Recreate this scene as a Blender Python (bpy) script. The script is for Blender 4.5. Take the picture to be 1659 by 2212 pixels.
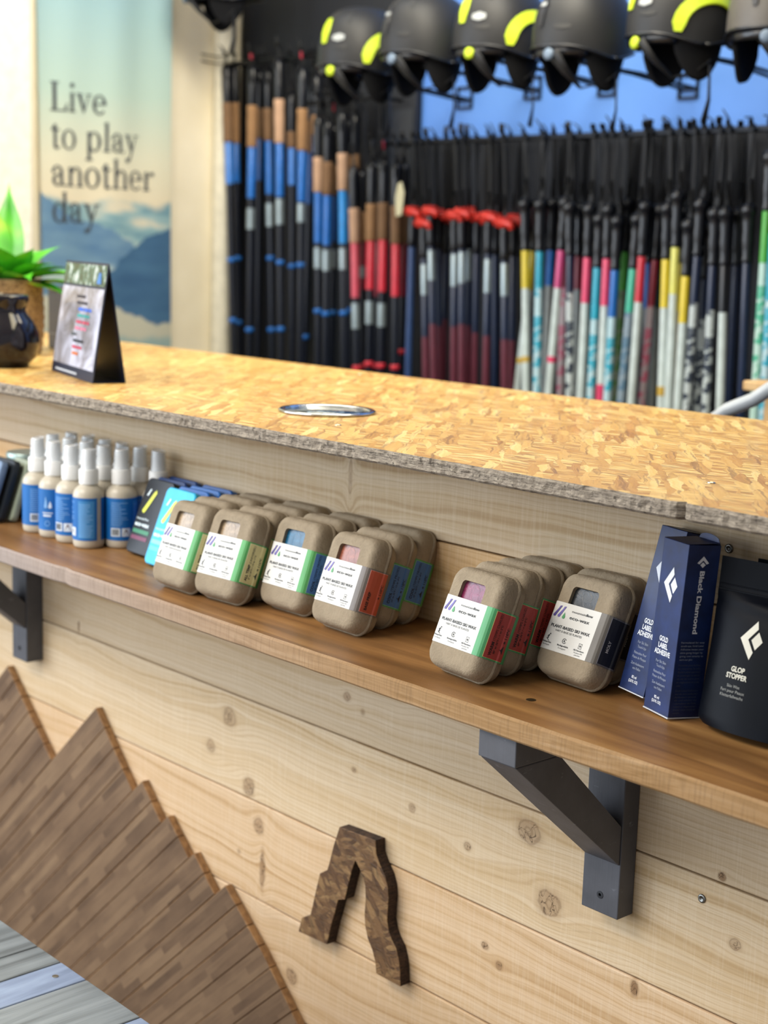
import bpy, bmesh, math, random
from mathutils import Vector, Matrix
random.seed(7)
PI = math.pi
scene = bpy.context.scene
COL = scene.collection
for o in list(bpy.data.objects):
    bpy.data.objects.remove(o)

# ------------------------------------------------------------------ camera
Z0 = 0.86                       # height of the shelf top above the floor
cam_d = bpy.data.cameras.new('camera')
cam = bpy.data.objects.new('camera', cam_d)
COL.objects.link(cam)
right = Vector((0.672893, 0.739043, 0.032105))
up = Vector((-0.147807, 0.091799, 0.984747))
back = Vector((0.724823, -0.667375, 0.171006))
cam.matrix_world = Matrix(((right.x, up.x, back.x, 0.0), (right.y, up.y, back.y, 0.0),
                           (right.z, up.z, back.z, Z0 + 0.475), (0, 0, 0, 1)))
cam_d.sensor_fit = 'VERTICAL'
cam_d.sensor_height = 36.0
cam_d.sensor_width = 27.0
cam_d.lens = 3315.0 / 2212.0 * 36.0
cam_d.clip_start = 0.05
cam_d.dof.use_dof = True
cam_d.dof.focus_distance = 1.72
cam_d.dof.aperture_fstop = 4.8
scene.camera = cam

# ------------------------------------------------------------------ world, lights, exposure
scene.view_settings.view_transform = 'Standard'
scene.view_settings.look = 'None'
scene.view_settings.gamma = 1.0
scene.view_settings.exposure = 0.0
scene.view_settings.use_curve_mapping = False
world = bpy.data.worlds.new('World')
scene.world = world
world.use_nodes = True
bg = world.node_tree.nodes['Background']
bg.inputs[0].default_value = (0.90, 0.95, 1.0, 1)
bg.inputs[1].default_value = 0.38

def area(name, loc, target, sx, sy, power, color):
    d = bpy.data.lights.new(name, 'AREA')
    d.shape = 'RECTANGLE'; d.size = sx; d.size_y = sy; d.energy = power; d.color = color
    o = bpy.data.objects.new(name, d); COL.objects.link(o)
    o.location = loc
    o.rotation_euler = (Vector(target) - Vector(loc)).to_track_quat('-Z', 'Y').to_euler()
    return o
WARM = (1.0, 0.80, 0.56); COOL = (0.80, 0.89, 1.0)
area('shop_window_daylight', (-5.2, -1.6, 1.9), (-1.6, 1.3, 0.8), 3.0, 2.2, 170, COOL)
area('ceiling_panel_front', (-2.3, -0.5, 2.75), (-1.6, 1.2, 0.7), 1.8, 0.9, 66, (1.0, 0.93, 0.84))
area('ceiling_panel_counter', (-1.9, 1.95, 2.75), (-1.9, 1.75, 1.0), 2.8, 0.5, 44, (1.0, 0.88, 0.60))
area('front_fill_light', (-2.3, -2.2, 1.5), (-1.6, 1.35, 0.95), 3.2, 1.6, 46, (0.86, 0.93, 1.0))  # added soft fill from the front, brightens the boards below the countertop overhang
area('wall_washer', (-2.55, 2.25, 2.7), (-2.55, 3.0, 1.5), 2.2, 0.3, 10, (0.7, 0.82, 1.0))
area('left_wall_light', (-2.2, 2.2, 2.6), (-4.1, 2.4, 1.5), 0.6, 0.9, 26, (1.0, 0.91, 0.74))  # area light below the ceiling, aimed at the cream left wall

# ------------------------------------------------------------------ material helpers
def hexc(h):
    h = h.lstrip('#'); v = [int(h[i:i+2], 16) / 255 for i in (0, 2, 4)]
    return tuple((c / 12.92 if c <= 0.04045 else ((c + 0.055) / 1.055) ** 2.4) for c in v) + (1.0,)

class G:
    """small helper to write node graphs"""
    def __init__(s, name):
        s.m = bpy.data.materials.new(name); s.m.use_nodes = True
        s.t = s.m.node_tree; s.n = s.t.nodes; s.bsdf = s.n['Principled BSDF']
    def node(s, typ, **kw):
        n = s.n.new(typ)
        for k, v in kw.items(): setattr(n, k, v)
        return n
    def put(s, sock, v):
        if isinstance(v, bpy.types.NodeSocket): s.t.links.new(v, sock)
        elif v is not None:
            if isinstance(v, (tuple, list)) and len(v) == 3 and sock.type == 'RGBA': v = tuple(v) + (1,)
            sock.default_value = v
    def math(s, op, a, b=None, c=None, clamp=False):
        n = s.node('ShaderNodeMath', operation=op); n.use_clamp = clamp
        s.put(n.inputs[0], a)
        if b is not None: s.put(n.inputs[1], b)
        if c is not None: s.put(n.inputs[2], c)
        return n.outputs[0]
    def vmath(s, op, a, b=None, out=0):
        n = s.node('ShaderNodeVectorMath', operation=op)
        s.put(n.inputs[0], a)
        if b is not None: s.put(n.inputs[1], b)
        return n.outputs['Value'] if op in ('LENGTH', 'DISTANCE', 'DOT_PRODUCT') else n.outputs[0]
    def pos(s): return s.node('ShaderNodeNewGeometry').outputs['Position']
    def obj(s): return s.node('ShaderNodeTexCoord').outputs['Object']
    def sep(s, v):
        n = s.node('ShaderNodeSeparateXYZ'); s.put(n.inputs[0], v); return n.outputs
    def comb(s, x=0.0, y=0.0, z=0.0):
        n = s.node('ShaderNodeCombineXYZ')
        for i, v in enumerate((x, y, z)): s.put(n.inputs[i], v)
        return n.outputs[0]
    def noise(s, vec, scale=5.0, detail=3.0, rough=0.5, out='Fac', dist=0.0):
        n = s.node('ShaderNodeTexNoise'); s.put(n.inputs['Vector'], vec)
        n.inputs['Scale'].default_value = scale; n.inputs['Detail'].default_value = detail
        n.inputs['Roughness'].default_value = rough; n.inputs['Distortion'].default_value = dist
        return n.outputs[out]
    def voronoi(s, vec, scale=5.0, feature='F1', out='Distance', rand=1.0):
        n = s.node('ShaderNodeTexVoronoi', feature=feature); s.put(n.inputs['Vector'], vec)
        n.inputs['Scale'].default_value = scale; n.inputs['Randomness'].default_value = rand
        return n.outputs[out]
    def white(s, v):
        n = s.node('ShaderNodeTexWhiteNoise'); s.put(n.inputs['Vector'], v); return n.outputs
    def ramp(s, fac, stops, interp='LINEAR'):
        n = s.node('ShaderNodeValToRGB'); s.put(n.inputs[0], fac); cr = n.color_ramp; cr.interpolation = interp
        while len(cr.elements) < len(stops): cr.elements.new(0.5)
        for e, (p, c) in zip(cr.elements, stops):
            e.position = p; e.color = hexc(c) if isinstance(c, str) else (tuple(c) + (1,))[:4]
        return n.outputs[0]
    def maprange(s, v, a, b, c=0.0, d=1.0, smooth=True):
        n = s.node('ShaderNodeMapRange'); n.clamp = True
        if smooth: n.interpolation_type = 'SMOOTHSTEP'
        for i, x in enumerate((v, a, b, c, d)): s.put(n.inputs[i], x)
        return n.outputs[0]
    def mix(s, fac, a, b, mode='MIX'):
        n = s.node('ShaderNodeMix', data_type='RGBA', blend_type=mode)
        s.put(n.inputs[0], fac)
        a = hexc(a) if isinstance(a, str) else a; b = hexc(b) if isinstance(b, str) else b
        s.put(n.inputs[6], a); s.put(n.inputs[7], b); return n.outputs[2]
    def bump(s, h, strength=0.3, dist=0.001):
        n = s.node('ShaderNodeBump'); n.inputs['Strength'].default_value = strength
        n.inputs['Distance'].default_value = dist; s.put(n.inputs['Height'], h)
        s.t.links.new(n.outputs[0], s.bsdf.inputs['Normal'])
    def col(s, c): s.put(s.bsdf.inputs['Base Color'], hexc(c) if isinstance(c, str) else c)
    def rough(s, r): s.put(s.bsdf.inputs['Roughness'], r)

def simple(name, color, rough=0.5, metal=0.0, var=0.06, scale=30.0, bump=0.0, spec=0.5, trans=0.0, coat=0.0):
    g = G(name); c = hexc(color)
    n = g.noise(g.obj(), scale, 3.0)
    lo = tuple(max(0, x * (1 - var * 1.5)) for x in c[:3]); hi = tuple(min(1, x * (1 + var * 1.5)) for x in c[:3])
    g.col(g.ramp(n, [(0.3, lo), (0.7, hi)])); g.rough(rough)
    g.bsdf.inputs['Metallic'].default_value = metal
    g.bsdf.inputs['Specular IOR Level'].default_value = spec
    g.bsdf.inputs['Transmission Weight'].default_value = trans
    g.bsdf.inputs['Coat Weight'].default_value = coat
    if bump: g.bump(g.noise(g.obj(), scale * 4, 4.0), bump, 0.001)
    return g.m


_mc = {}
def C_(color, rough=0.5, **kw):
    key = (color, rough, tuple(sorted(kw.items())))
    if key not in _mc: _mc[key] = simple('paint_' + color.strip('#'), color, rough, **kw)
    return _mc[key]

# knots seen on the counter boards: x, z (above shelf), half width, half height, darkness
KNOTS = [(-1.803, -.239, .017, .017, .6), (-1.85, -.297, .013, .012, .6), (-1.752, -.335, .015, .015, .8),
         (-1.19, -.228, .022, .017, .75), (-1.151, -.308, .022, .019, .75), (-1.725, -.389, .012, .013, .8),
         (-1.715, -.455, .007, .03, .9), (-1.54, .165, .004, .03, .5), (-1.292, -.281, .008, .007, .7),
         (-.884, -.262, .009, .008, .6), (-1.254, -.403, .007, .006, .9), (-1.228, -.42, .006, .006, .9),
         (-1.64, -.597, .014, .014, .8), (-1.534, -.141, .008, .008, .7), (-1.427, -.10, .009, .012, .7),
         (-1.015, -.366, .006, .010, 1.4), (-.907, -.192, .005, .005, 1.3), (-2.236, -.187, .003, .010, 1.3),
         (-1.515, -.241, .006, .005, .7), (-1.397, -.261, .007, .006, .7)]

def plank_material():
    g = G('pale_spruce_planks')
    p = g.sep(g.pos()); x = p[0]; z = g.math('SUBTRACT', p[2], Z0)
    idx = g.math('FLOOR', g.math('DIVIDE', g.math('SUBTRACT', z, .106), .153))
    rnd = g.white(g.comb(idx, 3.3, 1.7))
    rn = rnd['Value']
    t = z
    mask = None; kd = None
    kn = g.noise(g.pos(), 55.0, 2.0, 0.5)
    kn2 = g.math('MULTIPLY', g.math('SUBTRACT', kn, 0.5), 0.7)
    crk = g.maprange(g.math('ABSOLUTE', g.math('SUBTRACT', g.noise(g.pos(), 75.0, 2.0, 0.5, dist=0.6), 0.5)), 0.022, 0.008)
    P2 = g.comb(x, 0.0, z)
    for (kx, kz, rx, rz, dk) in KNOTS:
        d = g.vmath('LENGTH', g.vmath('MULTIPLY', g.vmath('SUBTRACT', P2, (kx, 0, kz)), (1 / rx, 0, 1 / rz)))
        wd = g.vmath('LENGTH', g.vmath('MULTIPLY', g.vmath('SUBTRACT', P2, (kx, 0, kz)), (0.42 / rx, 0, 0.62 / rz)))
        gg = g.math('POWER', g.math('ADD', g.math('MULTIPLY', wd, wd), 1.0), -1.6)
        t = g.math('SUBTRACT', t, g.math('MULTIPLY', g.math('SUBTRACT', z, kz), gg))
        m = g.math('MULTIPLY', g.maprange(g.math('ADD', d, kn2), 1.45, 0.5), dk)
        mask = m if mask is None else g.math('MAXIMUM', mask, m)
        r = g.math('MULTIPLY', g.math('SINE', g.math('MULTIPLY', g.math('ADD', d, kn), 11.0)), g.maprange(d, 1.3, 0.8))
        kd = r if kd is None else g.math('ADD', kd, r)
    wob = g.noise(g.comb(g.math('MULTIPLY', x, 1.6), g.math('MULTIPLY', rn, 40.0), g.math('MULTIPLY', z, 7.0)), 1.0, 3.0, 0.55)
    t = g.math('ADD', t, g.math('MULTIPLY', g.math('SUBTRACT', wob, 0.5), 0.075))
    grain = g.noise(g.comb(g.math('MULTIPLY', x, 0.5), g.math('MULTIPLY', rn, 90.0), g.math('MULTIPLY', t, 75.0)), 1.0, 2.0, 0.5)
    rings = g.math('SINE', g.math('MULTIPLY', t, 900.0))
    fine = g.noise(g.comb(g.math('MULTIPLY', x, 14.0), g.math('MULTIPLY', rn, 30.0), g.math('MULTIPLY', z, 700.0)), 1.0, 2.0, 0.6)
    big = g.noise(g.comb(g.math('MULTIPLY', x, 2.2), rn, g.math('MULTIPLY', z, 5.0)), 1.0, 2.0)
    base = g.ramp(grain, [(0.28, '#C0A47C'), (0.40, '#D6BF9C'), (0.60, '#E0CDB0'), (0.80, '#D4BC98')])
    base = g.mix(g.maprange(rings, 0.2, 1.0, 0.0, 0.26), base, '#B5946A')
    base = g.mix(g.maprange(big, 0.5, 0.75, 0, 0.4), base, '#C9AB80')
    hue = g.ramp(g.math('DIVIDE', g.math('ADD', idx, 6.0), 6.0), [(0.0, '#F5E8DC'), (0.19, '#F5E8DC'), (0.33, '#F9ECE0'), (0.5, '#F8F2E9'), (0.68, '#EEEAE6'), (0.82, '#F0DCBE'), (1.0, '#E8E4DE')])
    base = g.mix(1.0, base, hue, 'MULTIPLY')
    base = g.mix(g.maprange(fine, 0.45, 0.8, 0, 0.22), base, '#8E7450')
    saw = g.noise(g.comb(g.math('MULTIPLY', x, 420.0), rn, g.math('MULTIPLY', z, 16.0)), 1.0, 2.0, 0.5)
    base = g.mix(g.maprange(saw, 0.45, 0.7, 0, 0.10), base, '#F4E8D2')
    # sparse small knots
    pv = g.comb(g.math('MULTIPLY', x, 1.0), g.math('MULTIPLY', rn, 13.0), g.math('MULTIPLY', z, 1.0))
    vd = g.voronoi(pv, 7.5, 'F1', 'Distance')
    sm = g.maprange(vd, 0.065, 0.02)
    base = g.mix(g.math('MULTIPLY', sm, 0.65), base, '#7A5A36')
    base = g.mix(g.math('MULTIPLY', mask, 0.70, clamp=True), base, '#8E6E4E')
    base = g.mix(g.math('MULTIPLY', g.math('MULTIPLY', crk, g.maprange(mask, 0.45, 0.7)), 0.8), base, '#3E2A1A')
    halo = g.maprange(kd, 0.2, 1.0, 0, 0.30)
    base = g.mix(halo, base, '#5E4326')
    g.col(base); g.rough(0.62); g.bsdf.inputs['Specular IOR Level'].default_value = 0.3
    g.bump(g.math('ADD', g.math('MULTIPLY', fine, 0.6), g.math('MULTIPLY', grain, 0.5)), 0.25, 0.0008)
    return g.m

def wood(name, c_lo, c_mid, c_hi, axis='x', rough=0.5, freq=90.0, stretch=1.6, fine=0.35, extra=None, spec=0.4):
    """long-grain wood; axis = direction of the grain"""
    g = G(name); p = g.sep(g.pos())
    a = {'x': (0, 1, 2), 'y': (1, 0, 2), 'z': (2, 0, 1)}[axis]
    u, v, w = p[a[0]], p[a[1]], p[a[2]]
    wob = g.noise(g.comb(g.math('MULTIPLY', u, 2.0), g.math('MULTIPLY', v, 9.0), g.math('MULTIPLY', w, 9.0)), 1.0, 2.0)
    k = g.math('MULTIPLY', g.math('SUBTRACT', wob, 0.5), 0.06)
    gr = g.noise(g.comb(g.math('MULTIPLY', u, stretch), g.math('MULTIPLY', g.math('ADD', v, k), freq), g.math('MULTIPLY', g.math('ADD', w, k), freq)), 1.0, 3.0)
    fi = g.noise(g.comb(g.math('MULTIPLY', u, 20.0), g.math('MULTIPLY', v, 700.0), g.math('MULTIPLY', w, 700.0)), 1.0, 2.0, 0.6)
    big = g.noise(g.pos(), 6.0, 3.0)
    c = g.ramp(gr, [(0.3, c_lo), (0.5, c_mid), (0.72, c_hi)])
    c = g.mix(g.maprange(fi, 0.5, 0.8, 0, fine), c, c_lo)
    c = g.mix(g.maprange(big, 0.45, 0.7, 0, 0.45), c, c_lo)
    if extra: c = extra(g, c, p)
    g.col(c); g.rough(rough); g.bsdf.inputs['Specular IOR Level'].default_value = spec
    g.bump(g.math('ADD', gr, fi), 0.22, 0.0008)
    return g.m

def osb(name, tones, scale=26.0, axes=(0, 1), rough=0.45, coat=0.0, squash=1.0, dark='#6B4220', elong=1.0, fsx=16.0, fsy=210.0, bumps=0.3):
    g = G(name); p = g.sep(g.pos())
    P = g.comb(p[axes[0]], g.math('MULTIPLY', p[axes[1]], squash), 0.0)
    dn = g.noise(P, 34.0, 2.0, out='Color')
    Pd = g.vmath('ADD', P, g.vmath('MULTIPLY', g.vmath('SUBTRACT', dn, (0.5, 0.5, 0.5)), (0.010, 0.010, 0.0)))
    out = None
    for i, (rot, sc, st) in enumerate(((0.12, scale, 5.0), (-0.42, scale * 1.25, 5.5), (0.85, scale * 0.9, 4.5))):
        r = g.node('ShaderNodeVectorRotate', rotation_type='Z_AXIS'); g.put(r.inputs['Vector'], Pd); r.inputs['Angle'].default_value = rot
        v = g.vmath('MULTIPLY', g.vmath('ADD', r.outputs[0], (i * 3.1, i * 1.7, 0)), (1.0, st * elong, 1.0))
        vn = g.node('ShaderNodeTexVoronoi', feature='F1'); g.put(vn.inputs['Vector'], v); vn.inputs['Scale'].default_value = sc
        cs = g.sep(vn.outputs['Color'])
        fib = g.noise(g.vmath('MULTIPLY', g.vmath('ADD', r.outputs[0], vn.outputs['Color']), (fsx, fsy, 1.0)), 1.0, 3.0, 0.6)
        tone = g.ramp(g.math('ADD', g.math('MULTIPLY', cs[0], 0.55), g.math('MULTIPLY', fib, 0.65)),
                      [(0.10, tones[0]), (0.40, tones[1]), (0.72, tones[2]), (0.95, tones[3])])
        edge = g.maprange(vn.outputs['Distance'], 0.55, 0.85, 0, 0.30)
        tone = g.mix(edge, tone, dark)
        streak = g.maprange(fib, 0.54, 0.66, 0, 0.62)
        tone = g.mix(streak, tone, dark)
        if out is None: out = tone; hgt = fib
        else:
            out = g.mix(g.maprange(cs[1], 0.42, 0.58), out, tone)
            hgt = g.math('ADD', hgt, g.math('MULTIPLY', cs[1], 1.2))
    g.col(out); g.rough(rough); g.bsdf.inputs['Coat Weight'].default_value = coat
    g.bump(hgt, bumps, 0.0012)
    return g.m

def layered_edge(name, c1, c2, c3, sx=18.0, sz=420.0, rough=0.85):
    """broken layered edge of strand board"""
    g = G(name); p = g.sep(g.pos())
    n = g.noise(g.comb(g.math('MULTIPLY', p[0], 60.0), g.math('MULTIPLY', p[1], 60.0), g.math('MULTIPLY', p[2], sz)), 1.0, 4.0, 0.65)
    s = g.noise(g.pos(), 150.0, 3.0, 0.6)
    c = g.ramp(n, [(0.30, c1), (0.45, c2), (0.65, c3)])
    c = g.mix(g.maprange(s, 0.56, 0.68, 0, 0.8), c, c1)
    g.col(c); g.rough(rough); g.bump(g.math('ADD', n, s), 0.7, 0.003)
    return g.m

# ------------------------------------------------------------------ mesh helpers
class MB:
    def __init__(s): s.v = []; s.f = []; s.m = []
    def add(s, vs, fs, mi=0, M=None):
        k = len(s.v)
        for q in vs:
            q = Vector(q)
            s.v.append(M @ q if M is not None else q)
        for q in fs: s.f.append(tuple(i + k for i in q)); s.m.append(mi)
        return s
    def box(s, lo, hi, mi=0, M=None):
        x0, y0, z0 = lo; x1, y1, z1 = hi
        vs = [(x0, y0, z0), (x1, y0, z0), (x1, y1, z0), (x0, y1, z0), (x0, y0, z1), (x1, y0, z1), (x1, y1, z1), (x0, y1, z1)]
        fs = [(0, 3, 2, 1), (4, 5, 6, 7), (0, 1, 5, 4), (1, 2, 6, 5), (2, 3, 7, 6), (3, 0, 4, 7)]
        return s.add(vs, fs, mi, M)
    def lathe(s, prof, n=32, mi=0, M=None, mis=None, cap=True):
        vs = []; fs = []; ms = []
        for (r, z) in prof:
            for k in range(n):
                a = 2 * PI * k / n; vs.append((r * math.cos(a), r * math.sin(a), z))
        base = len(s.v)
        for i in range(len(prof) - 1):
            for k in range(n):
                fs.append((i * n + k, i * n + (k + 1) % n, (i + 1) * n + (k + 1) % n, (i + 1) * n + k))
                ms.append(mis[i] if mis else mi)
        if cap:
            fs.append(tuple(range(n - 1, -1, -1))); ms.append(mis[0] if mis else mi)
            L = (len(prof) - 1) * n
            fs.append(tuple(L + k for k in range(n))); ms.append(mis[-1] if mis else mi)
        for q in vs: s.v.append(M @ Vector(q) if M is not None else Vector(q))
        for q, m in zip(fs, ms): s.f.append(tuple(i + base for i in q)); s.m.append(m)
        return s
    def prism(s, poly, d0, d1, plane='xz', mi=0, side=None, M=None):
        """poly in plane, extruded along the third axis from d0 to d1"""
        def P(a, b, d):
            return {'xz': (a, d, b), 'xy': (a, b, d), 'yz': (d, a, b)}[plane]
        n = len(poly); vs = [P(a, b, d0) for a, b in poly] + [P(a, b, d1) for a, b in poly]
        bm = bmesh.new()
        vv = [bm.verts.new(q) for q in vs]
        f0 = bm.faces.new(vv[:n]); f1 = bm.faces.new(vv[n:][::-1])
        sides = [bm.faces.new((vv[i], vv[i + n], vv[(i + 1) % n + n], vv[(i + 1) % n])) for i in range(n)]
        for f in (f0, f1): f.material_index = 0
        for f in sides: f.material_index = 1
        bmesh.ops.recalc_face_normals(bm, faces=bm.faces[:])
        bmesh.ops.triangulate(bm, faces=[f for f in bm.faces if f.material_index == 0])
        bm.verts.index_update(); k = len(s.v)
        for q in bm.verts: s.v.append(M @ q.co if M is not None else q.co.copy())
        for f in bm.faces:
            s.f.append(tuple(q.index + k for q in f.verts))
            s.m.append(mi if f.material_index == 0 else (side if side is not None else mi))
        bm.free(); return s
    def tube(s, path, r, n=8, mi=0, M=None, flat=None):
        path = [Vector(q) for q in path]; N = len(path)
        rr = r if isinstance(r, (list, tuple)) else [r] * N
        ref = Vector((0.13, 0.2, 1)).normalized()
        vs = []; fs = []
        for i, q in enumerate(path):
            t = (path[min(i + 1, N - 1)] - path[max(i - 1, 0)]).normalized()
            a = t.cross(ref)
            if a.length < 1e-3: a = t.cross(Vector((1, 0, 0)))
            a.normalize(); b = t.cross(a).normalized()
            for k in range(n):
                w = 2 * PI * k / n
                fa, fb = (flat if flat else (1, 1))
                vs.append(q + a * math.cos(w) * rr[i] * fa + b * math.sin(w) * rr[i] * fb)
        for i in range(N - 1):
            for k in range(n):
                fs.append((i * n + k, i * n + (k + 1) % n, (i + 1) * n + (k + 1) % n, (i + 1) * n + k))
        fs.append(tuple(range(n))[::-1]); fs.append(tuple((N - 1) * n + k for k in range(n)))
        return s.add(vs, fs, mi, M)
    def build(s, name, mats, parent=None, smooth=False, bevel=0.0, loc=None, seg=2, subsurf=0, angle=None):
        me = bpy.data.meshes.new(name)
        me.from_pydata([tuple(q) for q in s.v], [], s.f)
        for m in (mats if isinstance(mats, (list, tuple)) else [mats]): me.materials.append(m)
        me.polygons.foreach_set('material_index', s.m)
        bm = bmesh.new(); bm.from_mesh(me); bmesh.ops.recalc_face_normals(bm, faces=bm.faces[:]); bm.to_mesh(me); bm.free()
        if smooth: me.shade_smooth() if angle is None else me.shade_smooth()
        if angle is not None and smooth:
            me.set_sharp_from_angle(angle=math.radians(angle))
        me.update()
        o = bpy.data.objects.new(name, me); COL.objects.link(o)
        if parent is not None: o.parent = parent
        if loc is not None: o.location = loc
        if bevel:
            b = o.modifiers.new('bevel', 'BEVEL'); b.width = bevel; b.segments = seg; b.limit_method = 'ANGLE'; b.angle_limit = math.radians(40)
        if subsurf:
            b = o.modifiers.new('sub', 'SUBSURF'); b.levels = subsurf; b.render_levels = subsurf
        return o

def thing(name, label, cat, loc=(0, 0, 0), rot=(0, 0, 0), group=None):
    o = bpy.data.objects.new(name, None); COL.objects.link(o)
    o.location = loc; o.rotation_euler = rot; o.empty_display_size = 0.02
    return tag(o, label, cat, group)
def tag(o, label, cat, group=None):
    o['label'] = label; o['category'] = cat
    if group: o['group'] = group
    return o
def struct(o): o['kind'] = 'structure'; return o
def kids(o): return [c for c in bpy.data.objects if c.parent == o]
def dup(root, loc, rot=None, label=None, group=None):
    r = root.copy(); COL.objects.link(r); r.location = loc
    if rot is not None: r.rotation_euler = rot
    if label: r['label'] = label
    if group: r['group'] = group
    def rec(src, dst):
        for ch in kids(src):
            c = ch.copy(); COL.objects.link(c); c.parent = dst
            rec(ch, c)
    rec(root, r)
    return r

_tc = {}
def text_geo(txt, bold=0.0, spacing=1.0, res=3):
    """flat text: verts (x, y), faces; cap height scaled to 1, x from 0"""
    key = (txt, bold, spacing)
    if key in _tc: return _tc[key]
    cu = bpy.data.curves.new('t', 'FONT'); cu.body = txt; cu.size = 1.0; cu.resolution_u = res
    cu.offset = bold; cu.space_character = spacing
    o = bpy.data.objects.new('t', cu); COL.objects.link(o)
    dg = bpy.context.evaluated_depsgraph_get()
    me = bpy.data.meshes.new_from_object(o.evaluated_get(dg))
    k = 1.0 / 0.72
    vs = [(v.co.x * k, v.co.y * k) for v in me.vertices]; fs = [tuple(p.vertices) for p in me.polygons]
    bpy.data.objects.remove(o); bpy.data.curves.remove(cu); bpy.data.meshes.remove(me)
    x0 = min(v[0] for v in vs) if vs else 0; x1 = max(v[0] for v in vs) if vs else 1
    vs = [(x - x0, y) for x, y in vs]
    _tc[key] = (vs, fs, x1 - x0); return _tc[key]
def put_text(mb, txt, mapf, x, y, h, width=None, align='c', bold=0.0, mi=0, spacing=1.0):
    """mapf(a, b) -> 3D point; (x, y) anchor on baseline, h cap height; width squeezes to fit"""
    vs, fs, w = text_geo(txt, bold, spacing)
    sx = h if width is None else width / w
    off = {'c': -w * sx / 2, 'l': 0.0, 'r': -w * sx}[align]
    mb.add([mapf(x + off + a * sx, y + b * h) for a, b in vs], fs, mi)
def put_poly(mb, poly, mapf, mi=0, x=0, y=0, s=1.0, sy=None):
    sy = s if sy is None else sy
    mb.add([mapf(x + a * s, y + b * sy) for a, b in poly], [tuple(range(len(poly)))], mi)
def ring2d(mb, mapf, cx, cy, r0, r1, mi=0, n=20, a0=0, a1=2 * PI):
    vs = []; fs = []
    for k in range(n + 1):
        a = a0 + (a1 - a0) * k / n
        vs += [(cx + r0 * math.cos(a), cy + r0 * math.sin(a)), (cx + r1 * math.cos(a), cy + r1 * math.sin(a))]
    for k in range(n): fs.append((2 * k, 2 * k + 1, 2 * k + 3, 2 * k + 2))
    mb.add([mapf(a, b) for a, b in vs], fs, mi)

# ================================================================== ROOM
YW = 1.3545                     # face of the counter cladding
XL, XR = -4.05, -0.25
plaster = G('cream_plaster')
n_ = plaster.noise(plaster.pos(), 9.0, 4.0)
plaster.col(plaster.ramp(n_, [(0.3, '#E2D8BE'), (0.7, '#EAE1C9')])); plaster.rough(0.8); plaster.bump(n_, 0.1, 0.002)
blue = G('blue_wall_paint')
n_ = blue.noise(blue.pos(), 3.0, 3.0)
blue.col(blue.ramp(n_, [(0.3, '#4A78C2'), (0.7, '#5A89D2')])); blue.rough(0.55); blue.bump(blue.noise(blue.pos(), 200.0, 2.0), 0.1, 0.001)
floor_m = wood('floor_boards', '#4A3A2B', '#6A5640', '#7C674D', 'x', 0.5)
struct(MB().box((-6.0, -2.5, -0.05), (1.5, 3.3, 0.0)).build('floor', floor_m))
struct(MB().box((-6.0, 3.1, 0.0), (1.5, 3.2, 3.0)).build('wall_back', blue.m))
struct(MB().box((-4.2, 1.25, 0.0), (-4.1, 3.1, 3.0)).build('wall_left', plaster.m))
struct(MB().box((-6.0, -2.5, 3.0), (1.5, 3.2, 3.08)).build('ceiling', C_('#D9D6CF', 0.9)))
struct(MB().box((-4.1, 2.20, 0.0), (-4.065, 2.31, 2.9)).build('trim_1', C_('#F2ECDC', 0.5), bevel=0.004))
# rounded white edge post where the cream wall meets the pole wall
struct(MB().lathe([(0.035, 0.0), (0.035, 2.95)], 24).build('trim_2', C_('#D8D2BE', 0.5), smooth=True, angle=50, loc=(-4.07, 3.0, 0)))
struct(MB().box((-4.1, 2.32, 0.0), (-4.085, 3.0, 0.10)).build('baseboard_left', C_('#E9E4D6', 0.5), bevel=0.003))

# ================================================================== COUNTER
counter = thing('shop_counter', 'long shop counter clad in pale horizontal spruce boards', 'counter', (-2.15, 1.36, 0))
off = Vector((-2.15, 1.36, 0))
planks = MB()
zs = [Z0 + .106 + .153 * k for k in range(-6, 1)] + [Z0 + .2215]
zs = [0.0] + [z for z in zs if z > 0.02]
for a, b in zip(zs[:-1], zs[1:]):
    planks.box((XL - off.x, YW - off.y, a + .0011), (XR - off.x, YW + .019 - off.y, b - .0011))
planks.build('front_boards', plank_material(), counter, bevel=0.0018, seg=2)
MB().box((XL - off.x, YW + .0195 - off.y, 0.0), (XR - off.x, 1.90 - off.y, Z0 + .2215)).build('carcass', C_('#2A2219', 0.8), counter)
scr = MB()
SM = C_('#8C8C88', 0.35, metal=1.0)
for (sx, sz) in ((-.931, -.2254), (-.9286, .170)):
    M = Matrix.Translation((sx - off.x, YW - off.y, sz + Z0)) @ Matrix.Rotation(PI / 2, 4, 'X')
    s = MB(); s.lathe([(.0052, 0), (.0052, .0008), (.0042, .0016), (.0024, .0017), (.0018, .0004)], 16, M=M)
    s.build('screw', SM, counter, smooth=True)

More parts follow.
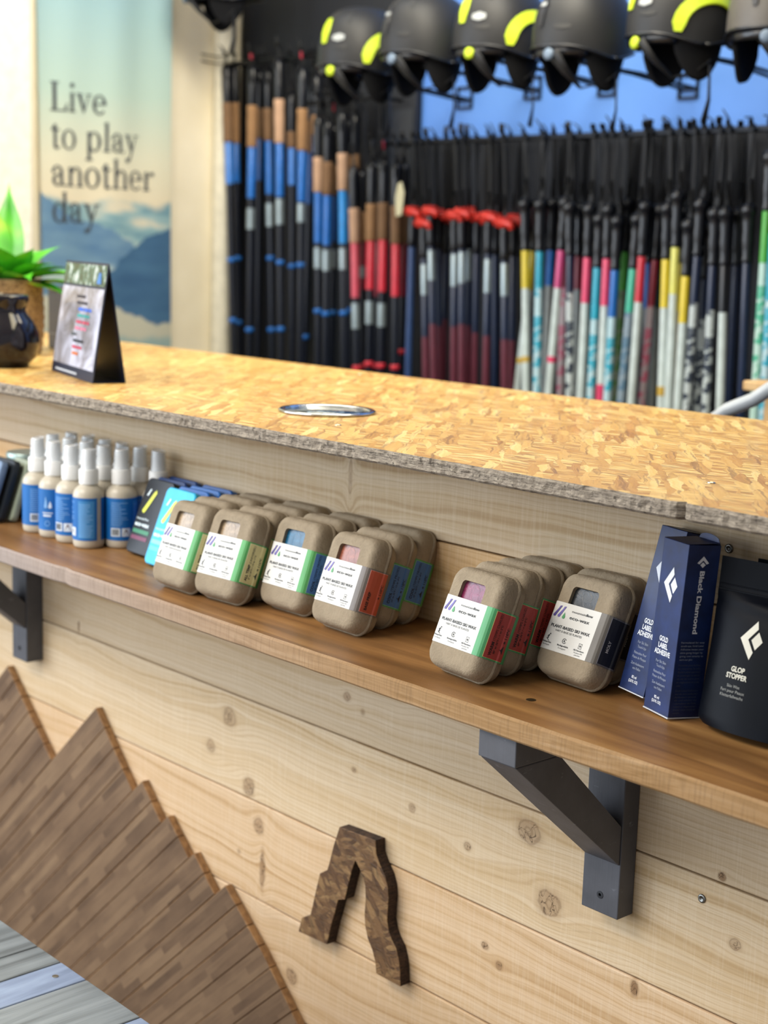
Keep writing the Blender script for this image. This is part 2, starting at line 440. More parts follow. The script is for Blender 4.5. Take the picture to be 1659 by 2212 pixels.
# OSB counter top ----------------------------------------------------
top_m = osb('strand_board_top', ('#8F5F2A', '#BF9048', '#DBB568', '#F0D694'), 14.0, (0, 1), 0.45, 0.1, 1.0, '#6E4218', 1.5, 7.0, 120.0, 0.5)
edge_m = layered_edge('strand_board_edge', '#4A4238', '#83786A', '#A99D8B')
ctop = thing('strand_board_countertop', 'golden strand board countertop with a rough grey edge', 'countertop', (-2.15, 1.2, Z0 + .222))
o2 = Vector((-2.15, 1.2, 0))
t = MB()
t.v = []
N = 620
random.seed(3)
L = XL - o2.x; Rr = XR - o2.x
fr = []
for i in range(N + 1):
    x = L + (Rr - L) * i / N
    fr.append((x, 0.0 + random.uniform(-.0006, .0012)))
vs = []; fs = []; ms = []
for (x, y) in fr:
    c = random.uniform(0, .0022)
    if abs(x - 1.268) < .0036: y += .007
    vs += [(x, y + .004, 0), (x, y, .003), (x, y + c, .009), (x, y, .0145), (x, y + .0015, .018)]
for i in range(N):
    for k in range(4):
        fs.append((i * 5 + k, i * 5 + 5 + k, i * 5 + 6 + k, i * 5 + 1 + k)); ms.append(1)
b = len(vs)
vs += [(L, .73, .018), (Rr, .73, .018), (L, .73, 0), (Rr, .73, 0)]
fs.append(tuple(i * 5 + 4 for i in range(N + 1)) + (b + 1, b)); ms.append(0)
fs.append(tuple(i * 5 for i in range(N, -1, -1)) + (b + 2, b + 3)); ms.append(1)
fs += [(b, b + 1, b + 3, b + 2), (4, 3, 2, 1, 0, b + 2, b), (N * 5, N * 5 + 1, N * 5 + 2, N * 5 + 3, N * 5 + 4, b + 1, b + 3)]; ms += [1, 1, 1]
t.v = [Vector(q) for q in vs]; t.f = fs; t.m = ms
t.build('board', [top_m, edge_m], ctop)
for (sx, sy) in ((-1.521, 1.313), (-2.109, 1.87), (-.942, 1.333)):
    s = MB(); s.lathe([(.0045, 0), (.0045, .0008), (.0036, .0014), (.002, .0015), (.0015, .0004)], 16)
    s.build('screw', C_('#C9C2B0', 0.3, metal=1.0), ctop, smooth=True, loc=(sx - o2.x, sy - o2.y, .018))

# cable grommet disc -------------------------------------------------
gr = thing('desk_grommet', 'round chrome ringed dark disc set in the strand board countertop', 'grommet', (-1.652, 1.405, Z0 + .24))
MB().lathe([(.066, 0), (.069, .001), (.0695, .003), (.067, .0045), (.062, .004), (.059, .002), (.059, 0.0)], 64).build('chrome_ring', C_('#C9CBCB', 0.15, metal=1.0), gr, smooth=True)
g_ = G('scratched_dark_disc'); n_ = g_.noise(g_.obj(), 60.0, 3.0, 0.6)
g_.col(g_.ramp(n_, [(0.42, '#14181C'), (0.5, '#3C4A55'), (0.56, '#8FA4B2'), (0.62, '#1C2228')])); g_.rough(0.15)
MB().lathe([(.0588, 0), (.0588, .0022), (.0, .0024)], 64, cap=False).build('disc', g_.m, gr, smooth=True)

# wall shelf ---------------------------------------------------------
def shelf_extra(g, c, p):
    n = g.noise(g.comb(g.math('MULTIPLY', p[0], 1.2), g.math('MULTIPLY', p[1], 4.0), g.math('MULTIPLY', p[2], 4.0)), 3.0, 3.0)
    sp = g.noise(g.pos(), 420.0, 2.0, 0.7)
    c = g.mix(g.maprange(n, 0.46, 0.62, 0, 0.5), c, '#6E4A24')
    return g.mix(g.maprange(sp, 0.70, 0.78, 0, 0.5), c, '#D8C8A8')
shelf_m = wood('stained_pine_shelf', '#7C5732', '#9C6F40', '#B88A52', 'x', 0.40, 55.0, 1.2, 0.3, shelf_extra, 0.5)
def edge_extra(g, c, p):
    st = g.noise(g.comb(g.math('MULTIPLY', p[0], 420.0), g.math('MULTIPLY', p[2], 30.0), 0.0), 1.0, 2.0)
    gr_ = g.maprange(p[0], -2.2, -1.0)       # sawn edge turns greyer towards the left
    c2 = g.mix(gr_, '#9E9490', '#A5804F')
    c = g.mix(g.maprange(p[0], -2.2, -1.0, 0.85, 0.45), c, c2)
    return g.mix(g.maprange(st, 0.45, 0.7, 0, 0.22), c, '#5F4A36')
shelf_edge = wood('sawn_shelf_edge', '#7A5C3C', '#A08160', '#BCA080', 'x', 0.75, 200.0, 3.0, 0.4, edge_extra, 0.2)
sh = MB()
N = 160; random.seed(11)
x0, x1 = XL, XR; vs = []; fs = []; ms = []
for i in range(N + 1):
    x = x0 + (x1 - x0) * i / N
    j = random.uniform(-.0004, .0006)
    if abs(x + 1.905) < .012: j = .004
    if abs(x + 1.68) < .008: j += .001
    vs += [(x, 1.1345 + j, -.0245), (x, 1.1325 + j, -.022), (x, 1.1325 + j, -.003), (x, 1.1350 + j, 0)]
for i in range(N):
    for k in range(3): fs.append((i * 4 + k, i * 4 + 4 + k, i * 4 + 5 + k, i * 4 + 1 + k)); ms.append(1)
b = len(vs)
vs += [(x0, YW - .0005, 0), (x1, YW - .0005, 0), (x0, YW - .0005, -.0245), (x1, YW - .0005, -.0245)]
fs.append(tuple(i * 4 + 3 for i in range(N + 1)) + (b + 1, b)); ms.append(0)
fs.append(tuple(i * 4 for i in range(N, -1, -1)) + (b + 2, b + 3)); ms.append(1)
fs += [(b, b + 1, b + 3, b + 2), (3, 2, 1, 0, b + 2, b), (N * 4, N * 4 + 1, N * 4 + 2, N * 4 + 3, b + 1, b + 3)]; ms += [1, 1, 1]
so = Vector((-2.15, 1.25, 0))
sh.v = [Vector(q) - so for q in vs]; sh.f = fs; sh.m = ms
shelf = thing('wall_shelf', 'brown stained board shelf fixed to the front of the counter', 'shelf', (so.x, so.y, Z0))
sh.build('board', [shelf_m, shelf_edge], shelf)
MB().lathe([(.0055, 0), (.0055, .0003), (.003, .0005)], 16).build('screw', C_('#5B4B33', 0.4, metal=0.8), shelf, loc=(-1.0573 - so.x, 1.1967 - so.y, 0))

# brackets -----------------------------------------------------------
br_m = G('charcoal_painted_wood')
n_ = br_m.noise(br_m.pos(), 25.0, 4.0); n2 = br_m.noise(br_m.vmath('MULTIPLY', br_m.pos(), (300.0, 300.0, 20.0)), 1.0, 2.0)
sc_ = br_m.noise(br_m.vmath('MULTIPLY', br_m.pos(), (40.0, 40.0, 90.0)), 1.0, 4.0, 0.7)
c_ = br_m.ramp(n_, [(0.3, '#4A4B50'), (0.7, '#58595F')])
br_m.col(br_m.mix(br_m.maprange(sc_, 0.62, 0.72, 0, 0.5), c_, '#80828A')); br_m.rough(0.55); br_m.bump(n2, 0.3, 0.0008)
def bracket(xa, xb, yf, label, dz=0.0):
    r = thing('shelf_bracket', label, 'bracket', ((xa + xb) / 2, YW, Z0 - .277 + dz))
    cx = (xa + xb) / 2; a, b = xa - cx, xb - cx
    zo = .277 - dz
    MB().box((a, yf - YW, 0), (b, -.0005, zo - .0255)).build('post', br_m.m, r, bevel=.0012)
    s = MB().lathe([(.0045, 0), (.0045, .0006), (.002, .0008), (.0015, -.0002)], 14, M=Matrix.Translation((0.0, yf - YW, .022)) @ Matrix.Rotation(PI / 2, 4, 'X'))
    s.build('screw', C_('#2F3136', 0.4), r)
    MB().box((a, 1.140 - YW, zo - .056), (b, yf - YW - .0006, zo - .0255)).build('arm', br_m.m, r, bevel=.0012)
    k = MB(); e = .0012
    k.prism([(1.142 - YW, zo - .0566), (1.212 - YW, zo - .0566), (yf - YW - .0006, zo - .165), (yf - YW - .0006, zo - .2115)], a + e, b - e, 'yz')
    k.build('brace', br_m.m, r, bevel=.0012)
bracket(-1.078, -1.0243, 1.3263, 'charcoal painted wooden shelf bracket under the right half of the shelf')
bracket(-2.406, -2.3557, 1.3216, 'charcoal painted wooden shelf bracket at the left end of the shelf', .004)

# strand board chevron letter ---------------------------------------
LP = [[-1.522, -0.3222], [-1.4473, -0.3183], [-1.4453, -0.3368], [-1.4368, -0.35], [-1.4261, -0.3623], [-1.4199, -0.3761], [-1.4176, -0.3913], [-1.4184, -0.4076], [-1.4191, -0.4239], [-1.4146, -0.4383], [-1.4086, -0.4473], [-1.3993, -0.4567], [-1.393, -0.4719], [-1.3902, -0.4837], [-1.3884, -0.5071], [-1.4374, -0.507], [-1.4404, -0.4902], [-1.4468, -0.4763], [-1.4566, -0.4636], [-1.4631, -0.4464], [-1.465, -0.4307], [-1.4637, -0.4075], [-1.4657, -0.3887], [-1.4696, -0.3803], [-1.477, -0.3698], [-1.4867, -0.3601], [-1.493, -0.3752], [-1.5002, -0.4005], [-1.5063, -0.4241], [-1.5204, -0.4294], [-1.5267, -0.4512], [-1.5332, -0.4703], [-1.5416, -0.5041], [-1.6053, -0.5078], [-1.5985, -0.4839], [-1.58, -0.4737], [-1.5734, -0.4493], [-1.5669, -0.4235], [-1.5615, -0.404], [-1.546, -0.3938], [-1.5416, -0.3815], [-1.5332, -0.3523]]
face_m = osb('dark_stained_strand_board', ('#3A2615', '#5A3E24', '#7A5A38', '#9A7A50'), 40.0, (0, 2), 0.5, 0.0, 1.0, '#20140B', 0.6, 40.0, 260.0, 0.7)
side_m = layered_edge('dark_board_edge', '#1C120B', '#33231A', '#4A3526')
cx, cz = -1.497, -.508
lt = MB().prism([(x - cx, z - cz) for x, z in LP], -.018, -.0005, 'xz', 0, 1)
o = lt.build('wooden_arch_emblem', [face_m, side_m], None, loc=(cx, YW, cz + Z0), bevel=.0006, seg=1)
tag(o, 'dark strand board cutout with a stepped left leg and a wavy right leg', 'wall emblem')

# stained mountain panel --------------------------------------------
TH = math.radians(42.3); cu, su = math.cos(TH), math.sin(TH)
RB = [[(-2.66, -.47), (-2.60, -.53)], [(-2.462, -.306), (-2.306, -.442)], [(-2.16, -.310), (-2.053, -.418)], [(-2.019, -.399), (-1.965, -.451)],
      [(-1.945, -.437), (-1.889, -.486)], [(-1.872, -.476), (-1.814, -.526)], [(-1.789, -.501), (-1.694, -.575), (-1.609, -.653), (-1.45, -.80), (-1.38, -.86)]]
def uv_(p): return (p[0] * cu + p[1] * su, -p[0] * su + p[1] * cu)
RBU = [[uv_(p) for p in seg] for seg in RB]
def umax(seg, v):
    for (u0, v0), (u1, v1) in zip(seg[:-1], seg[1:]):
        if min(v0, v1) - 1e-9 <= v <= max(v0, v1) + 1e-9:
            return u0 + (u1 - u0) * (v - v0) / (v1 - v0)
    q = min(seg, key=lambda s: abs(s[1] - v)); return q[0]
g = G('brown_stained_parquet'); p = g.sep(g.pos())
zz = g.math('SUBTRACT', p[2], Z0)
u_ = g.math('ADD', g.math('MULTIPLY', p[0], cu), g.math('MULTIPLY', zz, su)); v_ = g.math('SUBTRACT', g.math('MULTIPLY', zz, cu), g.math('MULTIPLY', p[0], su))
row = g.math('FLOOR', g.math('DIVIDE', v_, .0125)); rw = g.white(g.comb(row, 4.0, 0.0))['Value']
col_ = g.math('FLOOR', g.math('ADD', g.math('DIVIDE', u_, .16), g.math('MULTIPLY', rw, 7.0)))
rn = g.white(g.comb(row, col_, 9.0))['Value']
fine = g.noise(g.comb(g.math('MULTIPLY', u_, 10.0), g.math('MULTIPLY', v_, 350.0), 0.0), 1.0, 3.0, 0.6)
blo = g.noise(g.comb(g.math('MULTIPLY', u_, 9.0), g.math('MULTIPLY', v_, 28.0), rn), 1.0, 3.0, 0.55)
c = g.ramp(g.math('ADD', g.math('MULTIPLY', rn, 0.35), g.math('MULTIPLY', blo, 0.65)), [(0.25, '#5A4430'), (0.5, '#755C44'), (0.8, '#8A7054')])
c = g.mix(g.maprange(fine, 0.5, 0.75, 0, 0.4), c, '#4A3624')
g.col(c); g.rough(0.5); g.bump(g.math('ADD', fine, rn), 0.25, 0.0008)
panel_m = g.m
pe = wood('raw_board_end', '#76573A', '#94704A', '#AB8458', 'z', 0.7, 120.0)
mp = thing('mountain_wall_art', 'mountain range silhouette of diagonal brown stained boards on the counter front', 'wall art', (-2.2, YW, 0.0))
mo = Vector((-2.2, YW, 0.0))
for si, seg in enumerate(RBU):
    vhi = max(q[1] for q in seg); vlo = min(q[1] for q in seg)
    if si + 1 < len(RBU): vlo = max(q[1] for q in RBU[si + 1]) if si else vlo
    if si == 0: vhi = vlo + .03; vlo = RBU[1][0][1]; seg = [seg[0], (seg[0][0] + 0.1, vlo)]
    span = vhi - vlo; nb = max(1, round(span / .036))
    for k in range(nb):
        a = vlo + span * k / nb + .0005; bb = vlo + span * (k + 1) / nb - .0005
        pts = []
        for q in range(6):
            v = a + (bb - a) * q / 5; pts.append((umax(seg, v), v))
        poly = []
        for (u, v) in pts: poly.append((u * cu - v * su, u * su + v * cu))
        # lower left end: stop at the floor or far left
        def low(v):
            zf = -.855; u = (zf - v * cu) / su
            xl = u * cu - v * su
            if xl < -3.1: u = (-3.1 + v * su) / cu
            return (u * cu - v * su, u * su + v * cu)
        l1, l2 = low(a), low(bb)
        if l1[0] > pts[0][0] * cu - pts[0][1] * su - .02: continue
        poly += [l2, l1]
        dj = random.uniform(0, .0012)
        m = MB().prism([(x - mo.x, z + Z0) for x, z in poly], -.0150 + dj, -.0005, 'xz', 0, 1)
        m.build('board', [panel_m, pe], mp, bevel=.001, seg=1)

# bench in front -----------------------------------------------------
gb = wood('weathered_grey_board', '#5E6468', '#7E868C', '#949CA2', 'y', 0.6, 70.0, 1.4, 0.4)
gb2 = wood('pale_blue_grey_board', '#72819C', '#8494B2', '#94A5C2', 'y', 0.55, 90.0, 1.4, 0.25)
bench = thing('slatted_bench', 'low bench with weathered grey and pale blue cross boards by the mountain panel', 'bench', (-1.9, .78, 0))
xs = [(-1.995, -1.855, 0), (-1.853, -1.795, 1), (-1.793, -1.655, 0), (-1.653, -1.598, 0), (-1.596, -1.538, 1), (-1.536, -1.418, 0), (-1.416, -1.358, 1), (-1.356, -1.22, 0), (-1.218, -1.16, 1)]
for (a, b, k) in xs:
    MB().box((a + 1.9, .62 - .78, .41), (b + 1.9, .941 - .78, .43)).build('seat_board', gb2 if k else gb, bench, bevel=.0015)
for yy in (.66, .88): MB().box((-1.99 + 1.9, yy - .78 - .02, .34), (-1.17 + 1.9, yy - .78 + .02, .4095)).build('rail', gb, bench, bevel=.002)
for xx in (-1.93, -1.24):
    for yy in (.66, .88): MB().box((xx + 1.9 - .025, yy - .78 - .019, 0), (xx + 1.9 + .025, yy - .78 + .019, .3395)).build('leg', gb, bench, bevel=.002)
for xx in (-1.567, -1.387):
    MB().lathe([(.004, 0), (.004, .0008), (.002, .001)], 12).build('screw', C_('#C8C8C4', 0.3, metal=1.0), bench, loc=(xx + 1.9, .915 - .78, .43))

# ================================================================== WAX BOXES
BW, BH, BD = .093, .123, .0415
g = G('moulded_pulp'); n1 = g.noise(g.obj(), 260.0, 4.0, 0.65); n2 = g.noise(g.obj(), 35.0, 3.0)
c = g.ramp(n2, [(0.3, '#8E806B'), (0.7, '#A2937C')])
g.col(g.mix(g.maprange(n1, 0.5, 0.75, 0, 0.35), c, '#7C705E')); g.rough(0.85); g.bsdf.inputs['Specular IOR Level'].default_value = 0.2
g.bump(g.math('ADD', n1, g.math('MULTIPLY', n2, 0.6)), 0.8, 0.0016)
pulp = g.m

def rrect(w, h, r, n=8, cz=None, cx=0.0, z0=0.0):
    """rounded rectangle in (x, z), bottom at z0"""
    out = []
    for (sx, sz, a0) in ((1, 1, 0), (-1, 1, 90), (-1, -1, 180), (1, -1, 270)):
        ax = cx + sx * (w / 2 - r); az = z0 + (h / 2) + sz * (h / 2 - r)
        for k in range(n + 1):
            a = math.radians(a0 + 90 * k / n); out.append((ax + r * math.cos(a), az + r * math.sin(a)))
    return out
def pulp_shell(front=True, hole=True):
    df = BD * .6
    if front: rings = [(.0115, 0.0, .012), (.0085, .0004, .0135), (.006, .0018, .015), (.0038, .0045, .016), (.0022, .009, .0175), (.0012, .015, .018), (.0006, .022, .0185), (.0002, df - .0030, .019), (-.0008, df - .0016, .0195), (-.0010, df - .0003, .0195), (.0004, df, .019), (.003, df + .0001, .017)]
    else: rings = [(.0016, df + .0007, .0185), (-.0002, df + .0010, .019), (-.0002, df + .0022, .019), (.0016, df + .0034, .018), (.0026, df + .004, .0175), (.0034, BD - .006, .017), (.0052, BD - .003, .016), (.0078, BD - .0009, .015), (.011, BD, .013)]
    vs = []; fs = []; n = None
    for (ins, w, r) in rings:
        pts = rrect(BW - 2 * ins, BH - 2 * ins, r, 8, z0=ins)
        n = len(pts); vs += [(x, w, z) for x, z in pts]
    for i in range(len(rings) - 1):
        for k in range(n): fs.append((i * n + k, i * n + (k + 1) % n, (i + 1) * n + (k + 1) % n, (i + 1) * n + k))
    mb = MB(); mb.add(vs, fs, 0)
    if not front:
        L = (len(rings) - 1) * n
        mb.add([vs[L + k] for k in range(n)], [tuple(range(n))])
        return mb
    # front face with the wax window
    bm = bmesh.new()
    outer = [bm.verts.new(vs[k]) for k in range(n)]
    hp = rrect(.040, .034, .005, 5, cx=-.0025, z0=.0705)
    inner = [bm.verts.new((x, 0.0, z)) for x, z in hp]
    ed = [bm.edges.new((a[i], a[(i + 1) % len(a)])) for a in (outer, inner) for i in range(len(a))]
    bmesh.ops.triangle_fill(bm, use_beauty=True, use_dissolve=False, edges=ed)
    # drop triangles lying inside the hole
    def inside(c): return -.0225 < c.x < .0175 and .0705 < c.z < .1045 and (c.x + .0025) ** 2 / .02 ** 2 + (c.z - .0875) ** 2 / .017 ** 2 < 1.35
    bad = [f for f in bm.faces if all(v in inner for v in f.verts)]
    bmesh.ops.delete(bm, geom=bad, context='FACES_ONLY')
    bm.verts.index_update()
    mb.add([v.co.copy() for v in bm.verts], [tuple(v.index for v in f.verts) for f in bm.faces])
    bm.free()
    m = len(hp); vs2 = [(x, 0.0, z) for x, z in hp] + [(x, .0008, z) for x, z in hp] + [(x, .0046, z) for x, z in hp]
    mb.add(vs2, [(i * m + k, i * m + (k + 1) % m, (i + 1) * m + (k + 1) % m, (i + 1) * m + k) for i in range(2) for k in range(m)])
    return mb
# wrap-around sleeve cross section: arc length -> (x, y)
XS = [(0, 0), (.0348, 0), (.0380, .0004), (.0405, .0018), (.0427, .0045), (.0443, .009), (.0453, .015), (.0459, .022), (.0474, .0240), (.0470, .0285), (.0440, .032), (.0428, .0355), (.0400, .0400), (.0355, .0415), (0, .0415)]
XL_ = [0]
for a, b in zip(XS[:-1], XS[1:]): XL_.append(XL_[-1] + math.hypot(b[0] - a[0], b[1] - a[1]))
def sleeve(s, z, off=.0006):
    sg = 1 if s >= 0 else -1; q = abs(s)
    for i in range(len(XS) - 1):
        if q <= XL_[i + 1] or i == len(XS) - 2:
            t = (q - XL_[i]) / (XL_[i + 1] - XL_[i]); a, b = XS[i], XS[i + 1]
            dx, dy = b[0] - a[0], b[1] - a[1]; l = math.hypot(dx, dy)
            return (sg * (a[0] + dx * t + dy / l * off), a[1] + dy * t - dx / l * off, z)
def band(mb, s0, s1, z0, z1, mi, off=.0006, n=None):
    n = n or max(2, int(abs(s1 - s0) / .002))
    cuts = sorted(set([s0 + (s1 - s0) * k / n for k in range(n + 1)] + [v for v in XL_ + [-q for q in XL_] if s0 < v < s1]))
    vs = []
    for s in cuts: vs += [sleeve(s, z0, off), sleeve(s, z1, off)]
    mb.add(vs, [(2 * k, 2 * k + 2, 2 * k + 3, 2 * k + 1) for k in range(len(cuts) - 1)], mi)
LV0, LV1 = .028, .0838
ink = C_('#3A3D40', 0.6); indigo = C_('#54478F', 0.5); violet = C_('#6B5FA8', 0.5); leafg = C_('#4E9A5E', 0.5)
def front_map(a, b): return sleeve(a, b, .0011)
def side_lbl(a, b): return sleeve(a, b, .0014)
def vert_map(base_s, base_z):
    # text running up the side panel: local x -> up, local y -> towards the front
    return lambda a, b: sleeve(base_s - b, base_z + a, .0015)
def front_print():
    mb = MB()
    f = front_map
    # emblem: two leaning bars and a drop
    for k, x in enumerate((-.0370, -.0305)):
        put_poly(mb, [(0, .0018), (.0012, 0), (.0036, .0004), (.0042, .0022), (.0092, .0135), (.0062, .0130), (.0052, .0100)], f, 2 if k else 1, x, .0662)
    put_poly(mb, [(.0, .0022), (.0006, .0006), (.0022, 0), (.0038, .0008), (.0042, .0025), (.0022, .0075)], f, 3, -.0232, .0655)
    put_text(mb, 'mountain', f, -.0112, .0750, .0026, .0210, 'l')
    put_text(mb, 'flow', f, .0102, .0750, .0029, .0100, 'l', .02)
    put_text(mb, 'eco-wax', f, -.0118, .0672, .0040, .0300, 'l', .01)
    put_text(mb, 'PLANT-BASED SKI WAX', f, -.0050, .0545, .0034, .0590, 'c', .02)
    put_text(mb, 'FART À BASE DE PLANTES', f, -.0055, .0503, .0024, .0400, 'c')
    # icons
    put_poly(mb, [(-.001, 0), (0, .0003), (.0012, .0022), (.0005, .0036), (.0018, .0048), (.0008, .0062), (-.0012, .0040), (-.0004, .0024)], f, 0, -.0325, .0390)
    put_poly(mb, [(-.0025, .0016), (.0022, -.0012), (.0026, -.0008), (-.0022, .0021)], f, 0, -.0322, .0388)
    ring2d(mb, f, -.0325 + .0019, .0390 + .0068, 0, .0008, 0, 10)
    ring2d(mb, f, -.0075, .0420, .0024, .0030, 0, 22, .5, 5.9)
    put_poly(mb, [(0, 0), (.0010, .0010), (.0004, .0030), (-.0010, .0014)], f, 0, -.0075, .0406)
    for (a, b, c_, d) in ((-.0023, -.0030, .0023, -.0026), (-.0023, .0026, .0023, .0030), (-.0023, -.003, -.0019, .003), (.0019, -.003, .0023, .003)):
        put_poly(mb, [(a, b), (c_, b), (c_, d), (a, d)], f, 0, .0170, .0415)
    put_poly(mb, [(0, 0), (.0009, .0010), (.0002, .0028), (-.0009, .0012)], f, 0, .0170, .0402)
    put_text(mb, 'Wicked Fast', f, -.0325, .0355, .0017, .0140, 'c', .03); put_text(mb, 'Très Rapide', f, -.0325, .0325, .0016, .0110, 'c')
    put_text(mb, 'Biodegradable', f, -.0075, .0355, .0017, .0165, 'c', .03); put_text(mb, 'Écologique', f, -.0075, .0325, .0016, .0110, 'c')
    put_text(mb, '0% Petroleum', f, .0172, .0355, .0017, .0155, 'c', .03); put_text(mb, 'Produit 0%', f, .0172, .0327, .0016, .0125, 'c'); put_text(mb, 'pétrolier', f, .0172, .0301, .0016, .0090, 'c')
    return mb
VAR = {  # strip colour, panel colour, line colour, ink, [big], [(small)], temps, degrees, wax colour
 'all': ('#4E9A52', '#CFC58A', '#E6E0B8', '#1E2418', 'ALL TEMP', '(UNIVERSEL)', '8° to 30°F / -13 to -1°C', '= 116°C', '#A89072'),
 'cool': ('#4E9A52', '#3F6DA6', '#8FC49A', '#0E1826', 'COOL', '(TEMPS FROID)', '10° to 25°F / -12 to -4°C', '= 118°C', '#1A5E80'),
 'base': ('#6A6159', '#B2492B', '#E8A090', '#26120C', 'BASE PREP', '', '', '= 110°C', '#9A5A44'),
 'warm': ('#4C9A62', '#A93A33', '#D9C27C', '#220C0A', 'WARM', '(TEMPS CHAUD)', '30° to 36°F / -1 to 2°C', '= 110°C', '#7E2A4E'),
 'moly': ('#6C665E', '#15161F', '#8B8B96', '#C9C6C0', 'MOLY', '', '', '', '#26282A'),
}
shellF, shellB = pulp_shell(True), pulp_shell(False)
white_lbl = C_('#DCDAD3', 0.55, var=0.01)
_fp = front_print()
def make_box(kind):
    st, pan, line, ik, big, small, temps, deg, waxc = VAR[kind]
    r = thing('wax_box', 'x', 'wax box')
    shellF.build('front_shell', pulp, r, smooth=True, angle=60)
    shellB.build('back_shell', pulp, r, smooth=True, angle=60)
    wx = MB().box((-.028, .0048, .062), (.022, .0075, .112))
    w = G('wax_' + kind); nn = w.noise(w.obj(), 70.0, 4.0, 0.6, dist=1.5); hc = hexc(waxc)
    w.col(w.ramp(nn, [(0.35, tuple(q * .55 for q in hc[:3])), (0.55, hc), (0.7, tuple(min(1, q * 1.25) for q in hc[:3]))])); w.rough(0.3); w.bump(nn, 0.4, 0.002)
    wx.build('wax_bar', w.m, r)
    lb = MB()
    band(lb, -.058, .0300, LV0, LV1, 0)
    band(lb, .0300, .0860, LV0, LV1, 1)
    band(lb, .0440, .0700, LV0 + .0016, LV1 - .0016, 3, .0008)
    band(lb, .0444, .0696, LV0 + .0020, LV1 - .0020, 2, .0010)
    label = lb.build('paper_sleeve', [white_lbl, C_(st, 0.5), C_(pan, 0.5), C_(line, 0.5)], r)
    MB().add([tuple(v) for v in _fp.v], _fp.f, 0)
    fp = MB(); fp.v = list(_fp.v); fp.f = list(_fp.f); fp.m = list(_fp.m)
    fp.build('front_print', [ink, indigo, violet, leafg], label)
    sp = MB()
    s1 = .0525
    put_text(sp, big, vert_map(s1, LV0 + (.005 if kind != 'moly' else .016)), 0, 0, .0036, None, 'l', .03)
    if small:
        w0 = text_geo(big, .03)[2] * .0036
        put_text(sp, small, vert_map(s1, LV0 + .0065 + w0), 0, 0, .0033, .0455 - w0, 'l')
    if temps: put_text(sp, temps, vert_map(s1 + .0042, LV0 + .008), 0, 0, .0024, .0330, 'l', .02)
    if deg: put_text(sp, deg, vert_map(.0665, LV0 + .022), 0, 0, .0026, .0180, 'l', .02)
    if kind in ('all', 'cool', 'warm'):
        mm = vert_map(.0655, LV0 + .010)
        put_poly(sp, [(0, 0), (.009, 0), (.009, .0006), (.0045, .0018), (.0045, .0032), (.004, .0032), (.0035, .0016), (0, .0006)], mm, 0)
    sp.build('side_print', [C_(ik, 0.6)], label)
    return r
TILT = math.radians(21)
def zmin_of(t): return min(-p[1] * math.sin(t) + p[2] * math.cos(t) for p in [(0, BD, .011), (0, BD - .0009, .0078), (0, BD - .003, .0052), (0, BD - .006, .0034), (0, .0243, 0), (0, .0237, 0), (0, .0263, .0004)])
ORD = ['front', 'second', 'third', 'rearmost']
BOXES = [
 ('all', -1.7002, 1.1636, -1.3, 20.9, 'A', 0), ('all', -1.712, 1.2065, 0, 21, 'A', 1), ('all', -1.709, 1.2455, 0, 21, 'A', 2), ('all', -1.7058, 1.2765, 0, 21, 'A', 3),
 ('all', -1.6100, 1.1735, 3.4, 21.4, 'B', 0), ('all', -1.6176, 1.2135, 0, 21, 'B', 1), ('all', -1.6172, 1.2540, 0, 21, 'B', 2), ('all', -1.6186, 1.2880, 0, 21, 'B', 3),
 ('cool', -1.5154, 1.2100, .8, 18.9, 'C', 0), ('cool', -1.5233, 1.2510, 0, 20, 'C', 1), ('cool', -1.5125, 1.2860, 0, 20, 'C', 2),
 ('base', -1.4003, 1.2000, -1.8, 20.4, 'D', 0), ('cool', -1.4096, 1.2455, 0, 21, 'D', 1), ('cool', -1.4122, 1.2860, 0, 21, 'D', 2),
 ('warm', -1.1644, 1.1735, -5.6, 22.0, 'E', 0), ('warm', -1.1697, 1.2180, -1, 21, 'E', 1), ('warm', -1.1691, 1.2540, 0, 21, 'E', 2), ('warm', -1.1640, 1.2870, 0, 21, 'E', 3),
 ('moly', -1.0688, 1.2501, -4, 24.4, 'F', 0), ('moly', -1.075, 1.2895, 0, 20, 'F', 1),
]
COLTXT = {'A': 'the leftmost column', 'B': 'the second column from left', 'C': 'the blue windowed column',
          'D': 'the BASE PREP column', 'E': 'the red WARM column', 'F': 'the MOLY pair'}
FRONT = {'A': 'front wax box of the leftmost column, beside the cyan pack',
         'B': 'wax box with a fully visible cream ALL TEMP side panel',
         'C': 'pulp wax box showing bright blue wax in its window, COOL on its side',
         'D': 'pulp wax box with the orange BASE PREP side panel and pink wax in its window',
         'E': 'pulp wax box with magenta wax in its window and a red WARM side panel',
         'F': 'pulp wax box with black wax in its window and a black MOLY side panel'}
LAST = {'A': 3, 'B': 3, 'C': 2, 'D': 2, 'E': 3, 'F': 1}
proto = {}
ylast = {}
for (kind, x, y, yaw, tl, colm, k) in BOXES:
    tl = math.radians(tl)
    lab = FRONT[colm] if k == 0 else 'pulp wax box, %s in %s' % ('rearmost' if k == LAST[colm] else ['', 'second from the front', 'third from the front'][k], COLTXT[colm])
    loc = (x, y, Z0 - zmin_of(tl) + .0002); rot = (-tl, 0, math.radians(yaw))
    # Euler XYZ: tilt about X first, then yaw about Z
    if kind not in proto:
        r = make_box(kind); r.location = loc; r.rotation_euler = rot; r['label'] = lab; r['group'] = 'pulp wax boxes on the shelf'; proto[kind] = r
    else: dup(proto[kind], loc, rot, lab, 'pulp wax boxes on the shelf')

